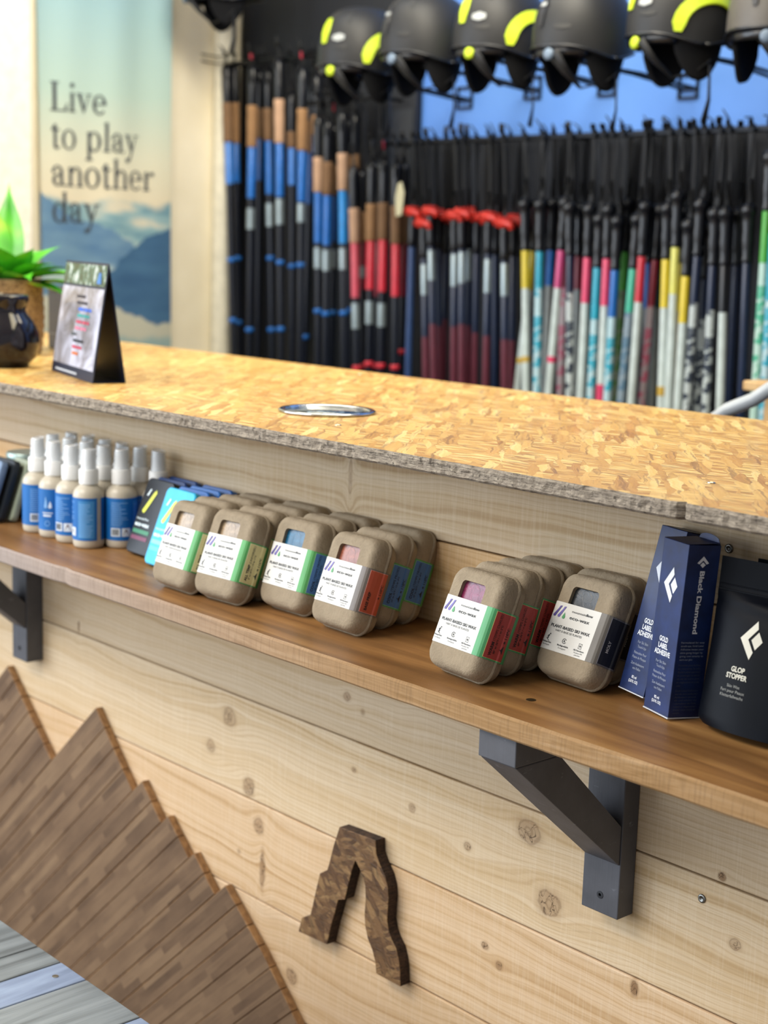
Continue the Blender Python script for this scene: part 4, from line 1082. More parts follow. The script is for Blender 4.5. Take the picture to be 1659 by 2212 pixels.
# serif lettering, drawn glyph by glyph (x-height 1)
def glyphs():
    K = .19; H = .07
    def st(x, a, b, w=K): return [('r', x, a, x + w, b)]
    def sf(x, y, w=.42, k=K, up=False): return [('r', x + k / 2 - w / 2, y, x + k / 2 + w / 2, y + H)]
    def bowl(cx, cy, rx, ry, a0=0, a1=360): return [('o', cx, cy, rx, ry, a0, a1)]
    G_ = {}
    G_['L'] = (1.05, st(.15, 0, 1.5, .22) + sf(.15, 0, .5, .22) + sf(.15, 1.43, .5, .22) + [('r', .15, 0, .98, H), ('p', [(.90, 0), (.98, 0), (1.02, .42), (.95, .42), (.82, .10)])])
    G_['i'] = (.50, st(.16, 0, 1) + sf(.16, 0) + [('p', [(.05, .93), (.16, .90), (.35, 1.02), (.35, .9), (.16, .85)]), ('d', .255, 1.38, .13)])
    G_['v'] = (.95, [('p', [(.08, 1), (.28, 1), (.55, .22), (.50, 0), (.44, 0)]), ('p', [(.74, 1), (.82, 1), (.50, 0), (.44, 0)]), ('r', .0, .93, .38, 1.0), ('r', .62, .93, .94, 1.0)])
    G_['e'] = (.88, bowl(.45, .5, .40, .52, 40, 322) + bowl(.45, .5, .40, .52, 0, 60) + [('r', .14, .50, .83, .57)])
    G_['t'] = (.62, st(.18, .10, 1.25, .18) + [('r', .04, .93, .56, 1.0), ('p', [(.18, .14), (.24, -.02), (.42, -.03), (.58, .08), (.55, .13), (.40, .07), (.36, .16)]), ('p', [(.04, .97), (.18, 1.0), (.30, 1.3), (.18, 1.2)])])
    G_['o'] = (.98, bowl(.48, .5, .44, .53))
    G_['p'] = (1.04, st(.16, -.5, .98) + sf(.16, -.5) + [('p', [(.04, .93), (.16, .88), (.35, 1.02), (.35, .9)])] + bowl(.56, .5, .40, .53))
    G_['l'] = (.50, st(.16, 0, 1.55) + sf(.16, 0) + [('p', [(.04, 1.5), (.16, 1.42), (.35, 1.6), (.35, 1.45)])])
    G_['a'] = (.90, st(.52, .05, .75, .18) + bowl(.40, .30, .32, .31) + [('o', .38, .66, .33, .38, 0, 160), ('d', .14, .74, .10), ('p', [(.60, .12), (.70, -.02), (.82, 0), (.90, .08), (.88, .12), (.76, .08)])])
    G_['y'] = (.95, [('p', [(.08, 1), (.28, 1), (.56, .24), (.51, .04), (.44, .04)]), ('p', [(.74, 1), (.82, 1), (.40, -.36), (.30, -.46), (.26, -.40)]), ('r', .0, .93, .38, 1.0), ('r', .62, .93, .94, 1.0), ('d', .20, -.38, .13)])
    G_['n'] = (1.08, st(.16, 0, .98) + sf(.16, 0) + st(.74, 0, .68) + sf(.74, 0) + [('p', [(.04, .93), (.16, .88), (.35, 1.02), (.35, .9)]), ('o', .60, .64, .33, .37, 0, 165)])
    G_['h'] = (1.08, st(.16, 0, 1.55) + sf(.16, 0) + st(.74, 0, .68) + sf(.74, 0) + [('p', [(.04, 1.5), (.16, 1.42), (.35, 1.6), (.35, 1.45)]), ('o', .60, .64, .33, .37, 0, 165)])
    G_['r'] = (.74, st(.16, 0, .98) + sf(.16, 0) + [('p', [(.04, .93), (.16, .88), (.35, 1.02), (.35, .9)]), ('p', [(.35, .72), (.50, .96), (.70, .99), (.70, .80), (.50, .86), (.35, .62)]), ('d', .64, .88, .11)])
    G_['d'] = (1.04, st(.70, 0, 1.55) + [('p', [(.58, 1.5), (.70, 1.42), (.89, 1.6), (.89, 1.45)]), ('r', .80, 0, 1.02, H)] + bowl(.46, .5, .40, .53))
    return G_
GL = glyphs()
def serif(mb, word, f, x, y, s):
    for ch in word:
        if ch == ' ': x += .5 * s; continue
        w, els = GL[ch]
        for e in els:
            if e[0] == 'r': put_poly(mb, [(e[1], e[2]), (e[3], e[2]), (e[3], e[4]), (e[1], e[4])], f, 0, x, y, s)
            elif e[0] == 'p': put_poly(mb, e[1], f, 0, x, y, s)
            elif e[0] == 'd': ring2d(mb, f, x + e[1] * s, y + e[2] * s, 0, e[3] * s, 0, 14)
            else:
                _, cx_, cy_, rx, ry, a0_, a1_ = e; n = 26; vs = []
                for k in range(n + 1):
                    a = math.radians(a0_ + (a1_ - a0_) * k / n); ca, sa = math.cos(a), math.sin(a)
                    vs += [f(x + (cx_ + rx * ca) * s, y + (cy_ + ry * sa) * s), f(x + (cx_ + (rx - .19) * ca) * s, y + (cy_ + (ry - .065) * sa) * s)]
                mb.add(vs, [(2 * k, 2 * k + 1, 2 * k + 3, 2 * k + 2) for k in range(n)])
        x += w * s
    return x
sm = MB()
def bf(a, b):
    zz_ = (b + Z0 - .62) / (2.35 - .62); t = (a - y0) / (y1 - y0)
    fold = .006 * math.sin(t * 9 + zz_ * 5) * zz_ + .004 * math.sin(t * 17 - zz_ * 3) * zz_
    return (fold + .0022, a - bo.y, b + Z0 - .62)
for word, yb, s in (('Live', .834, .0555), ('to play', .726, .0555), ('another', .618, .0575), ('day', .512, .0575)):
    serif(sm, word, bf, 2.382, yb, s)
sm.build('lettering', C_('#3E444A', 0.6), bn)

# ================================================================== POLE WALL
dk_panel = G('black_backing'); n_ = dk_panel.noise(dk_panel.pos(), 5.0, 3.0); dk_panel.col(dk_panel.ramp(n_, [(0.3, '#060912'), (0.7, '#0A0E18')])); dk_panel.rough(0.6)  # for two panels added to keep the gaps behind the poles dark
r = thing('dark_backing_panel', 'tall added black backing panel behind the cork gripped poles on the left', 'backing panel', (-3.72, 3.085, 0))
MB().box((-.36, -.012, .02), (.46, .014, Z0 + 1.75)).build('board', dk_panel.m, r, bevel=.003)
MB().box((.33, -.016, Z0 + .60), (.455, -.0125, Z0 + .86)).build('hook_plate', C_('#1C2028', 0.4), r)
r = thing('dark_backing_panel', 'low added black backing panel under the long rail behind the white poles', 'backing panel', (-2.45, 3.085, 0))
MB().box((-.80, -.012, .02), (.90, .014, Z0 + .775)).build('board', dk_panel.m, r, bevel=.003)
blk = simple('black_rubber', '#0D1018', 0.28); blk2 = simple('black_webbing', '#090B11', 0.6); metalb = simple('black_metal', '#15171C', 0.35, metal=0.6)
def rail(label, x0, x1, z, y=2.985):
    r = thing('hanging_rail', label, 'rail', ((x0 + x1) / 2, 3.07, Z0 + z))
    h = (x1 - x0) / 2
    MB().tube([(-h, y - 3.07, 0), (h, y - 3.07, 0)], .006, 10).build('bar', metalb, r)
    k = int((x1 - x0) / .35) + 1
    for i in range(k + 1):
        xx = -h + 2 * h * i / k
        MB().tube([(xx, y - 3.07, 0), (xx, .0, 0)], .005, 8).build('arm', metalb, r)
rail('long black rail carrying the white shafted ski poles', -3.28, -1.62, .757)
rail('upper black rail carrying the leftmost cork gripped poles', -4.02, -3.58, 1.02)
rail('middle black rail carrying the blue wrapped cork poles', -3.66, -3.32, .885)

PC = dict(yellow='#D4BE30', gold='#C2A24A', cyan='#1F9DBA', blue='#1565B8', magenta='#C2457E', pink='#D9466E', darkred='#7A1F33', navy='#14213E', black='#14161C', green='#4AA83A', teal='#3FB094',
          red='#C4263A', darkteal='#0F4A55', paleyellow='#D6D46A', white='#C3D0D0', gray='#8E9698', beige='#B3A88E', whiteblue='#B4D2DC', whitepink='#BFB4BC', whiteblack='#B8C2C4', graygreen='#7E8A74',
          grayblue='#8798A6', pinkgray='#9E9298', whitegreen='#B6D6CC', slate='#2E4674', silver='#98A6AC', maroon='#5E2B3A', charcoal='#0D1322', rose='#C4485C', ltblue='#3A78C8', dkblue='#134A8C', sky='#1585D2', paleblue='#6F8FC4',
          cork='#94704C', paleCork='#B8957A', brown='#785A3E')
PATC = dict(whiteblue='#3FA8C4', whitepink='#C47A92', whiteblack='#3A4250', graygreen='#4E7A3E', grayblue='#5A7A92', pinkgray='#A8586E', whitegreen='#4FB090')
POLES = [
    ('alpine', -2.73, 2.98, 0.478, -0.069, [(0.101, 'yellow')], 'white', ('gold', 0.276, 0.291), None, ()),
    ('alpine', -2.733, 3.015, 0.478, 0.091, [(0.106, 'yellow')], 'white', ('gold', 0.284, 0.299), None, ()),
    ('alpine', -2.68, 2.98, 0.477, -0.036, [(0.09, 'cyan')], 'whiteblue', None, None, ()),
    ('alpine', -2.705, 3.05, 0.481, -0.008, [(0.095, 'blue')], 'gray', None, None, ()),
    ('alpine', -2.607, 2.98, 0.482, 0.049, [(0.099, 'magenta')], 'white', ('pink', 0.273, 0.288), None, ()),
    ('alpine', -2.655, 3.05, 0.455, -0.024, [(0.071, 'darkred')], 'whitepink', None, None, ()),
    ('alpine', -2.578, 2.98, 0.47, -0.065, [(0.094, 'navy')], 'whiteblack', None, None, ()),
    ('alpine', -2.609, 3.05, 0.468, -0.028, [(0.088, 'darkred')], 'gray', None, None, ()),
    ('alpine', -2.52, 2.98, 0.466, -0.004, [(0.116, 'pink')], 'white', None, None, ()),
    ('alpine', -2.486, 2.98, 0.442, -0.001, [(0.131, 'cyan')], 'whiteblue', None, None, ()),
    ('alpine', -2.458, 2.98, 0.465, -0.011, [(0.119, 'pink')], 'white', ('pink', 0.313, 0.357), None, ()),
    ('alpine', -2.43, 2.98, 0.438, 0.006, [(0.118, 'blue')], 'whiteblue', None, None, ()),
    ('alpine', -2.46, 3.05, 0.483, 0.002, [(0.099, 'green')], 'graygreen', None, None, ()),
    ('alpine', -2.374, 2.98, 0.443, 0.044, [(0.109, 'teal')], 'grayblue', None, None, ()),
    ('alpine', -2.35, 2.98, 0.473, 0.017, [(0.113, 'red')], 'white', None, None, ()),
    ('alpine', -2.384, 3.05, 0.457, -0.041, [(0.113, 'blue')], 'gray', None, None, ()),
    ('alpine', -2.338, 3.015, 0.466, 0.037, [(0.114, 'darkred')], 'pinkgray', None, None, ()),
    ('alpine', -2.351, 3.05, 0.447, 0.0, [(0.101, 'darkteal')], 'gray', None, None, ()),
    ('alpine', -2.278, 2.98, 0.468, -0.036, [(0.118, 'yellow')], 'white', ('gold', 0.305, 0.327), None, ()),
    ('alpine', -2.252, 2.98, 0.497, -0.02, [(0.113, 'paleyellow')], 'white', None, None, ()),
    ('alpine', -2.285, 3.05, 0.46, 0.005, [(0.118, 'yellow')], 'beige', None, None, ()),
    ('alpine', -2.217, 2.98, 0.431, -0.001, [(0.113, 'yellow')], 'white', None, None, ()),
    ('alpine', -2.188, 2.98, 0.478, 0.005, [(0.112, 'navy')], 'whiteblack', None, None, ()),
    ('alpine', -2.189, 3.015, 0.425, -0.015, [(0.092, 'navy')], 'whiteblack', None, None, ()),
    ('alpine', -2.143, 2.98, 0.458, -0.022, [(0.106, 'navy')], 'whiteblack', None, None, ()),
    ('alpine', -2.111, 2.98, 0.459, -0.047, [(0.111, 'black')], 'white', None, None, ()),
    ('alpine', -2.128, 3.05, 0.459, -0.021, [(0.129, 'navy')], 'navy', None, None, ()),
    ('alpine', -2.051, 2.98, 0.466, -0.038, [(0.13, 'navy')], 'navy', None, None, ()),
    ('alpine', -2.007, 2.98, 0.582, -0.011, [(0.118, 'green')], 'whitegreen', None, None, ()),
    ('alpine', -1.985, 2.98, 0.534, -0.018, [(0.153, 'cyan')], 'whiteblue', None, None, ()),
    ('trekking', -3.157, 2.98, 0.478, -0.006, [], 'slate', None, None, ()),
    ('trekking', -3.107, 2.98, 0.447, -0.074, [(0.02, 'navy'), (0.104, 'silver'), (0.219, 'navy')], 'maroon', None, None, ()),
    ('trekking', -3.081, 2.98, 0.48, -0.083, [(0.014, 'navy'), (0.096, 'silver'), (0.215, 'navy')], 'maroon', None, None, ()),
    ('trekking', -3.089, 3.015, 0.474, -0.07, [(0.216, 'navy')], 'maroon', None, None, ()),
    ('trekking', -3.093, 3.05, 0.462, -0.025, [(0.186, 'navy')], 'maroon', None, None, ()),
    ('trekking', -2.989, 2.98, 0.469, -0.046, [(0.011, 'navy'), (0.097, 'silver'), (0.205, 'navy')], 'maroon', None, None, ()),
    ('trekking', -2.961, 2.98, 0.476, -0.053, [(0.012, 'navy'), (0.095, 'silver'), (0.204, 'navy')], 'maroon', None, None, ()),
    ('trekking', -2.971, 3.015, 0.48, -0.039, [(0.01, 'navy'), (0.092, 'silver'), (0.213, 'navy')], 'maroon', None, None, ()),
    ('trekking', -2.94, 3.015, 0.465, -0.034, [(0.215, 'navy')], 'maroon', None, None, ()),
    ('trekking', -2.862, 2.98, 0.466, -0.03, [(0.018, 'navy'), (0.106, 'silver'), (0.219, 'navy')], 'maroon', None, None, ()),
    ('trekking', -2.903, 3.05, 0.463, -0.056, [], 'navy', None, None, ()),
    ('trekking', -2.802, 2.98, 0.45, -0.062, [(0.011, 'navy'), (0.096, 'silver'), (0.209, 'navy')], 'maroon', None, None, ()),
    ('trekking', -2.838, 3.05, 0.462, -0.048, [(0.227, 'navy')], 'maroon', None, None, ()),
    ('touring', -3.406, 2.98, 0.578, -0.067, [(0.099, 'paleCork'), (0.256, 'rose')], 'charcoal', None, (0.272, 0.346), (0.46,)),
    ('touring', -3.411, 3.015, 0.569, -0.049, [(0.086, 'cork'), (0.223, 'darkred')], 'charcoal', None, (0.156, 0.189), (0.449,)),
    ('touring', -3.331, 2.98, 0.591, -0.019, [(0.104, 'cork'), (0.242, 'red')], 'charcoal', None, (0.275, 0.341), (0.455,)),
    ('touring', -3.38, 3.05, 0.592, -0.024, [(0.104, 'brown'), (0.264, 'darkred')], 'charcoal', None, None, (0.468,)),
    ('touring', -3.28, 2.98, 0.594, -0.021, [(0.103, 'brown'), (0.249, 'red')], 'charcoal', None, (0.282, 0.348), (0.46,)),
    ('touring', -3.227, 2.98, 0.585, -0.036, [(0.105, 'brown'), (0.251, 'red')], 'charcoal', None, None, (0.451,)),
    ('touring', -3.234, 3.015, 0.587, -0.024, [(0.106, 'brown'), (0.253, 'darkred')], 'charcoal', None, None, (0.41,)),
    ('touring', -4.027, 2.98, 0.901, -0.067, [(0.121, 'brown'), (0.251, 'ltblue')], 'charcoal', None, None, (0.488, 0.679)),
    ('touring', -4.033, 3.015, 0.904, -0.05, [(0.125, 'cork'), (0.247, 'blue')], 'charcoal', None, None, (0.485, 0.69)),
    ('touring', -3.898, 2.98, 0.888, -0.007, [(0.126, 'cork'), (0.281, 'blue')], 'charcoal', None, (0.312, 0.376), (0.689,)),
    ('touring', -3.951, 3.05, 0.886, -0.014, [(0.092, 'brown'), (0.221, 'dkblue')], 'charcoal', None, None, ()),
    ('touring', -3.861, 3.015, 0.88, -0.055, [(0.098, 'brown'), (0.26, 'blue')], 'charcoal', None, (0.288, 0.359), (0.456, 0.678)),
    ('touring', -3.765, 2.98, 0.9, -0.044, [(0.13, 'paleCork'), (0.289, 'blue')], 'charcoal', None, (0.296, 0.372), (0.487, 0.69)),
    ('touring', -3.743, 3.015, 0.806, -0.035, [(0.048, 'brown'), (0.159, 'ltblue')], 'charcoal', None, None, (0.403,)),
    ('touring', -3.653, 2.98, 0.868, -0.021, [(0.122, 'cork'), (0.271, 'blue')], 'charcoal', None, (0.277, 0.332), (0.459,)),
    ('touring', -3.696, 3.05, 0.841, 0.006, [(0.096, 'brown'), (0.248, 'dkblue')], 'charcoal', None, None, (0.653,)),
    ('touring', -3.628, 3.015, 0.85, -0.044, [(0.057, 'cork'), (0.108, 'paleblue')], 'charcoal', None, None, ()),
    ('touring', -3.573, 2.98, 0.725, -0.035, [(0.101, 'paleCork'), (0.249, 'blue')], 'charcoal', None, (0.263, 0.324), (0.45,)),
    ('touring', -3.53, 2.98, 0.711, -0.022, [(0.096, 'brown'), (0.241, 'blue')], 'charcoal', None, (0.255, 0.316), (0.442,)),
    ('touring', -3.541, 3.015, 0.703, -0.018, [(0.086, 'brown'), (0.221, 'dkblue')], 'charcoal', None, (0.246, 0.3), (0.432,)),
    ('touring', -3.464, 2.98, 0.734, -0.053, [(0.106, 'paleCork'), (0.258, 'sky')], 'charcoal', None, (0.272, 0.333), (0.459,)),
    ('touring', -3.519, 3.05, 0.722, -0.046, [(0.101, 'brown'), (0.236, 'dkblue')], 'charcoal', None, None, (0.442,)),
    ('touring', -3.451, 3.015, 0.732, -0.04, [(0.049, 'cork'), (0.089, 'blue')], 'charcoal', None, None, ()),
]

pmat = {}
def pc(nm):
    if nm in pmat: return pmat[nm]
    if nm in PATC:
        g = G('pole_' + nm); p = g.sep(g.obj())
        nn = g.noise(g.comb(g.math('MULTIPLY', p[0], 60.0), g.math('MULTIPLY', p[1], 60.0), g.math('MULTIPLY', p[2], 75.0)), 1.0, 1.0)
        zone = g.noise(g.comb(0.0, 0.0, g.math('MULTIPLY', p[2], 5.0)), 1.0, 0.0)
        m = g.math('MULTIPLY', g.maprange(nn, .50, .56), g.maprange(zone, .42, .5))
        g.col(g.mix(m, PC[nm], PATC[nm])); g.rough(0.3); pmat[nm] = g.m
    else: pmat[nm] = simple('pole_' + nm, PC[nm], 0.3 if nm not in ('cork', 'paleCork', 'brown') else 0.8, metal=0.5 if nm == 'silver' else 0.0)
    return pmat[nm]
# grips (origin at the lower end of the grip, growing upwards)
def grip_mesh(kind):
    mb = MB()
    if kind == 'alpine':
        mb.lathe([(.0115, -.004), (.0128, 0), (.0128, .006), (.0112, .012), (.0125, .03), (.0142, .05), (.0128, .068), (.0146, .086), (.0140, .100), (.0185, .108), (.0190, .118), (.0150, .126), (.006, .129)], 20)
    elif kind == 'trekking':
        mb.lathe([(.0115, -.004), (.0135, 0), (.0120, .02), (.0138, .045), (.0126, .07), (.0150, .085)], 20)
    else:
        mb.lathe([(.0128, -.004), (.0135, .0), (.0150, .03), (.0160, .055), (.0150, .08), (.0165, .1), (.012, .115), (.005, .12)], 20)
    return mb
GRIPS = {}
def strap_mesh(h, seed):
    """webbing loop from the grip head up to the rail, with a loose tail"""
    rnd_ = random.Random(seed); mb = MB()
    w = rnd_.uniform(.007, .012); sw = rnd_.uniform(-.004, .004)
    path = []
    for k in range(21):
        a = 2 * PI * k / 20
        path.append((w * math.sin(a) + sw * (1 - math.cos(a)) / 2, -.006 * math.sin(a), h * (1 - math.cos(a)) / 2))
    mb.tube(path, .0085, 6, flat=(1, .16))
    tl = rnd_.uniform(.03, .07)
    mb.tube([(sw, -.008, h), (sw + .006, -.016, h + .012), (sw + rnd_.uniform(-.012, .012), -.018, h + rnd_.uniform(.01, .035))], .0075, 6, flat=(1, .2))
    mb.tube([(w * .8, -.012, h * .35), (w * 1.1, -.016, h * .35 - tl)], .0075, 6, flat=(1, .2))
    return mb
ordn = ['first', 'second', 'third', 'fourth', 'fifth', 'sixth', 'seventh', 'eighth', 'ninth', 'tenth', 'eleventh', 'twelfth', 'thirteenth', 'fourteenth']
desc = {}
order = sorted(range(len(POLES)), key=lambda i: POLES[i][1])
names = {}
CN = dict(yellow='yellow topped', gold='gold', cyan='cyan topped', blue='blue topped', magenta='magenta topped', pink='pink topped', darkred='dark red topped', navy='navy topped', black='black topped', green='green topped', teal='teal green topped',
          red='red topped', darkteal='dark teal topped', paleyellow='pale yellow topped', slate='slate blue', rose='rose red', ltblue='light blue', dkblue='dark blue', sky='bright sky blue', paleblue='pale blue', silver='silver banded', maroon='maroon')
cnt = {}
for i in order:
    k_, x, y, z, lean, seg, low, ex, sv, dots = POLES[i]
    if k_ == 'alpine': d_ = '%s ski pole, %s shaft' % (CN[seg[0][1]], {'white': 'white', 'navy': 'navy', 'gray': 'grey', 'beige': 'beige'}.get(low, 'white patterned'))
    elif k_ == 'trekking': d_ = 'red capped trekking pole with a %s lower shaft' % low
    else: d_ = 'cork gripped touring pole with a %s wrap' % CN[seg[1][1]].replace(' topped', '')
    cnt.setdefault(d_, []).append(i)
for d_, l_ in cnt.items():
    for q, i in enumerate(l_):
        names[i] = ('the only ' + d_ + ' on the pole wall') if len(l_) == 1 else '%s from the left of the %ss' % (ordn[q], d_) if False else '%s, %s of its kind from left' % (d_, ordn[q])
for i, (kind, x, y, z, lean, seg, low, ex, sv, dots) in enumerate(POLES):
    grp = {'alpine': 'ski poles hanging on the long rail', 'trekking': 'red capped trekking poles', 'touring': 'cork gripped touring poles'}[kind]
    r = thing('ski_pole', names[i], 'ski pole', (x, y, Z0 + z), (0, lean, 0), grp)
    # coloured stretches measured down from the grip
    total = min(1.06, (Z0 + z - .06))
    cuts = []; prev = 0.0
    if kind == 'touring':
        cork_len, ck = seg[0]; segs = seg[1:]
        c_ = MB().lathe([(.0140, -cork_len), (.0155, -cork_len + .004), (.0150, -cork_len * .66), (.0160, -cork_len * .4), (.0150, -cork_len * .2), (.0165, -.006), (.0150, 0)], 20)
        c_.build('cork_grip', pc(ck), r, smooth=True); prev = cork_len
    else: segs = seg
    for (e, c_) in segs:
        if e > prev: cuts.append((prev, e, c_)); prev = e
    cuts.append((prev, total, low))
    mats = []; mb = MB()
    rad = .0102
    for (a, b, c_) in cuts:
        m_ = pc(c_)
        if m_ not in mats: mats.append(m_)
        rr = .0125 if (kind == 'touring' and c_ not in ('charcoal',)) else rad
        rb = rr if b < total else .0062
        mb.lathe([(rb, -b), (rr, -a - (b - a) * .3 if b == total else -a - .001), (rr * .96, -a)], 16, mats.index(m_))
    if sv:
        m_ = pc('silver'); mats.append(m_); mb.lathe([(.0130, -sv[1]), (.0130, -sv[0])], 16, len(mats) - 1)
    if ex:
        m_ = pc(ex[0]); 
        if m_ not in mats: mats.append(m_)
        mb.lathe([(rad + .0006, -ex[2]), (rad + .0006, -ex[1])], 16, mats.index(m_))
    mb.lathe([(.0025, -total - .018), (.0055, -total)], 10, 0)
    mb.build('shaft', mats, r, smooth=True, angle=40)
    for dd in dots:
        MB().lathe([(.0095, -dd - .008), (.0135, -dd - .005), (.0135, -dd + .005), (.0095, -dd + .008)], 16).build('colour_ring', pc('blue' if seg[1][1] not in ('red', 'rose', 'darkred') else 'red'), r, smooth=True)
    key = kind
    if key not in GRIPS:
        o = grip_mesh(kind).build('grip', blk, r, smooth=True); GRIPS[key] = o
    else:
        o = GRIPS[key].copy(); COL.objects.link(o); o.parent = r
    gh = {'alpine': .125, 'trekking': .085, 'touring': .115}[kind]
    if kind == 'trekking':
        cp = MB().lathe([(.0150, .080), (.0215, .084), (.0230, .094), (.0200, .104), (.006, .108)], 20)
        cp.tube([(-.024, -.006, .092), (0, -.020, .098), (.030, -.008, .088), (.032, -.008, .074)], .009, 8)
        cp.build('red_cap', C_('#D9362B', 0.35), r, smooth=True)
    # strap reaches up to the rail
    railz = .757
    if kind == 'touring': railz = 1.02 if x < -3.60 else (.885 if x < -3.36 else .757)
    h = max(.045, railz - z - gh + .02)
    st_ = strap_mesh(h, i).build('strap', blk2, r, smooth=True, loc=(0, 0, gh - .006))
    if i % 5 == 2 and kind == 'touring':
        MB().tube([(.012, -.016, gh + h * .8), (.016, -.018, gh + h * .45)], .007, 6, flat=(1, .3)).build('strap_tab', C_('#A3303F', 0.5), r)
# hang tag
o = MB().prism([(0, 0), (.022, .005), (.030, .065), (.018, .095), (.004, .09), (-.006, .05)], -.001, .001, 'xz').build('hang_tag', C_('#C9C29E', 0.6), None, loc=(-3.188, 2.945, Z0 + .555))
tag(o, 'cream paper hang tag dangling among the straps above the red wrapped poles', 'hang tag')

# ================================================================== HELMETS
hm = G('matt_black_helmet'); n_ = hm.noise(hm.obj(), 12.0, 3.0); hm.col(hm.ramp(n_, [(0.3, '#17181B'), (0.7, '#1E1F22')])); hm.rough(0.5); hm.bsdf.inputs['Specular IOR Level'].default_value = 0.3
hgrey = simple('grey_helmet_shell', '#4C4844', 0.5)
lime = simple('lime_plastic', '#A6BC14', 0.5); white_p = simple('white_sticker', '#8C9092', 0.6)
def hsurf(az, t, o=0.0):
    """az from +X, t: 0 apex .. 1 rim"""
    ear = max(0, math.cos(az)) ** 6 + max(0, -math.cos(az)) ** 6
    zr = -.022 * ear
    ph = t * PI / 2
    a, b, h = .104 + o, .120 + o, .150 + o
    bulge = 1 + .03 * math.sin(ph * 2)
    x = a * math.sin(ph) ** .66 * math.cos(az) * bulge; y = b * math.sin(ph) ** .66 * math.sin(az) * bulge
    z = h * math.cos(ph) ** .94 + zr * t ** 4
    return Vector((x, y, z))
def patch(mb, pts, o, mi=0):
    mb.add([hsurf(a, t, o) for a, t in pts], [tuple(range(len(pts)))], mi)
def strip(mb, path, w, o, th=.002, mi=0):
    """band of half width w (metres) along a path of (az, t)"""
    P = [hsurf(a, t, o) for a, t in path]; n = len(P); vs = []
    for i, q in enumerate(P):
        tg = (P[min(i + 1, n - 1)] - P[max(i - 1, 0)]).normalized(); nr = Vector((q.x, q.y, q.z * .6)).normalized()
        s_ = tg.cross(nr).normalized(); ww = w * (1 if 0 < i < n - 1 else .55)
        vs += [q - s_ * ww, q + s_ * ww, q - s_ * ww * .9 + nr * th, q + s_ * ww * .9 + nr * th]
    fs = []
    for i in range(n - 1):
        a = 4 * i; b = a + 4
        fs += [(a + 2, a + 3, b + 3, b + 2), (a, b, b + 2, a + 2), (a + 1, a + 3, b + 3, b + 1)]
    fs += [(0, 2, 3, 1), (4 * n - 4, 4 * n - 3, 4 * n - 1, 4 * n - 2)]
    mb.add(vs, fs, mi)
D = math.radians
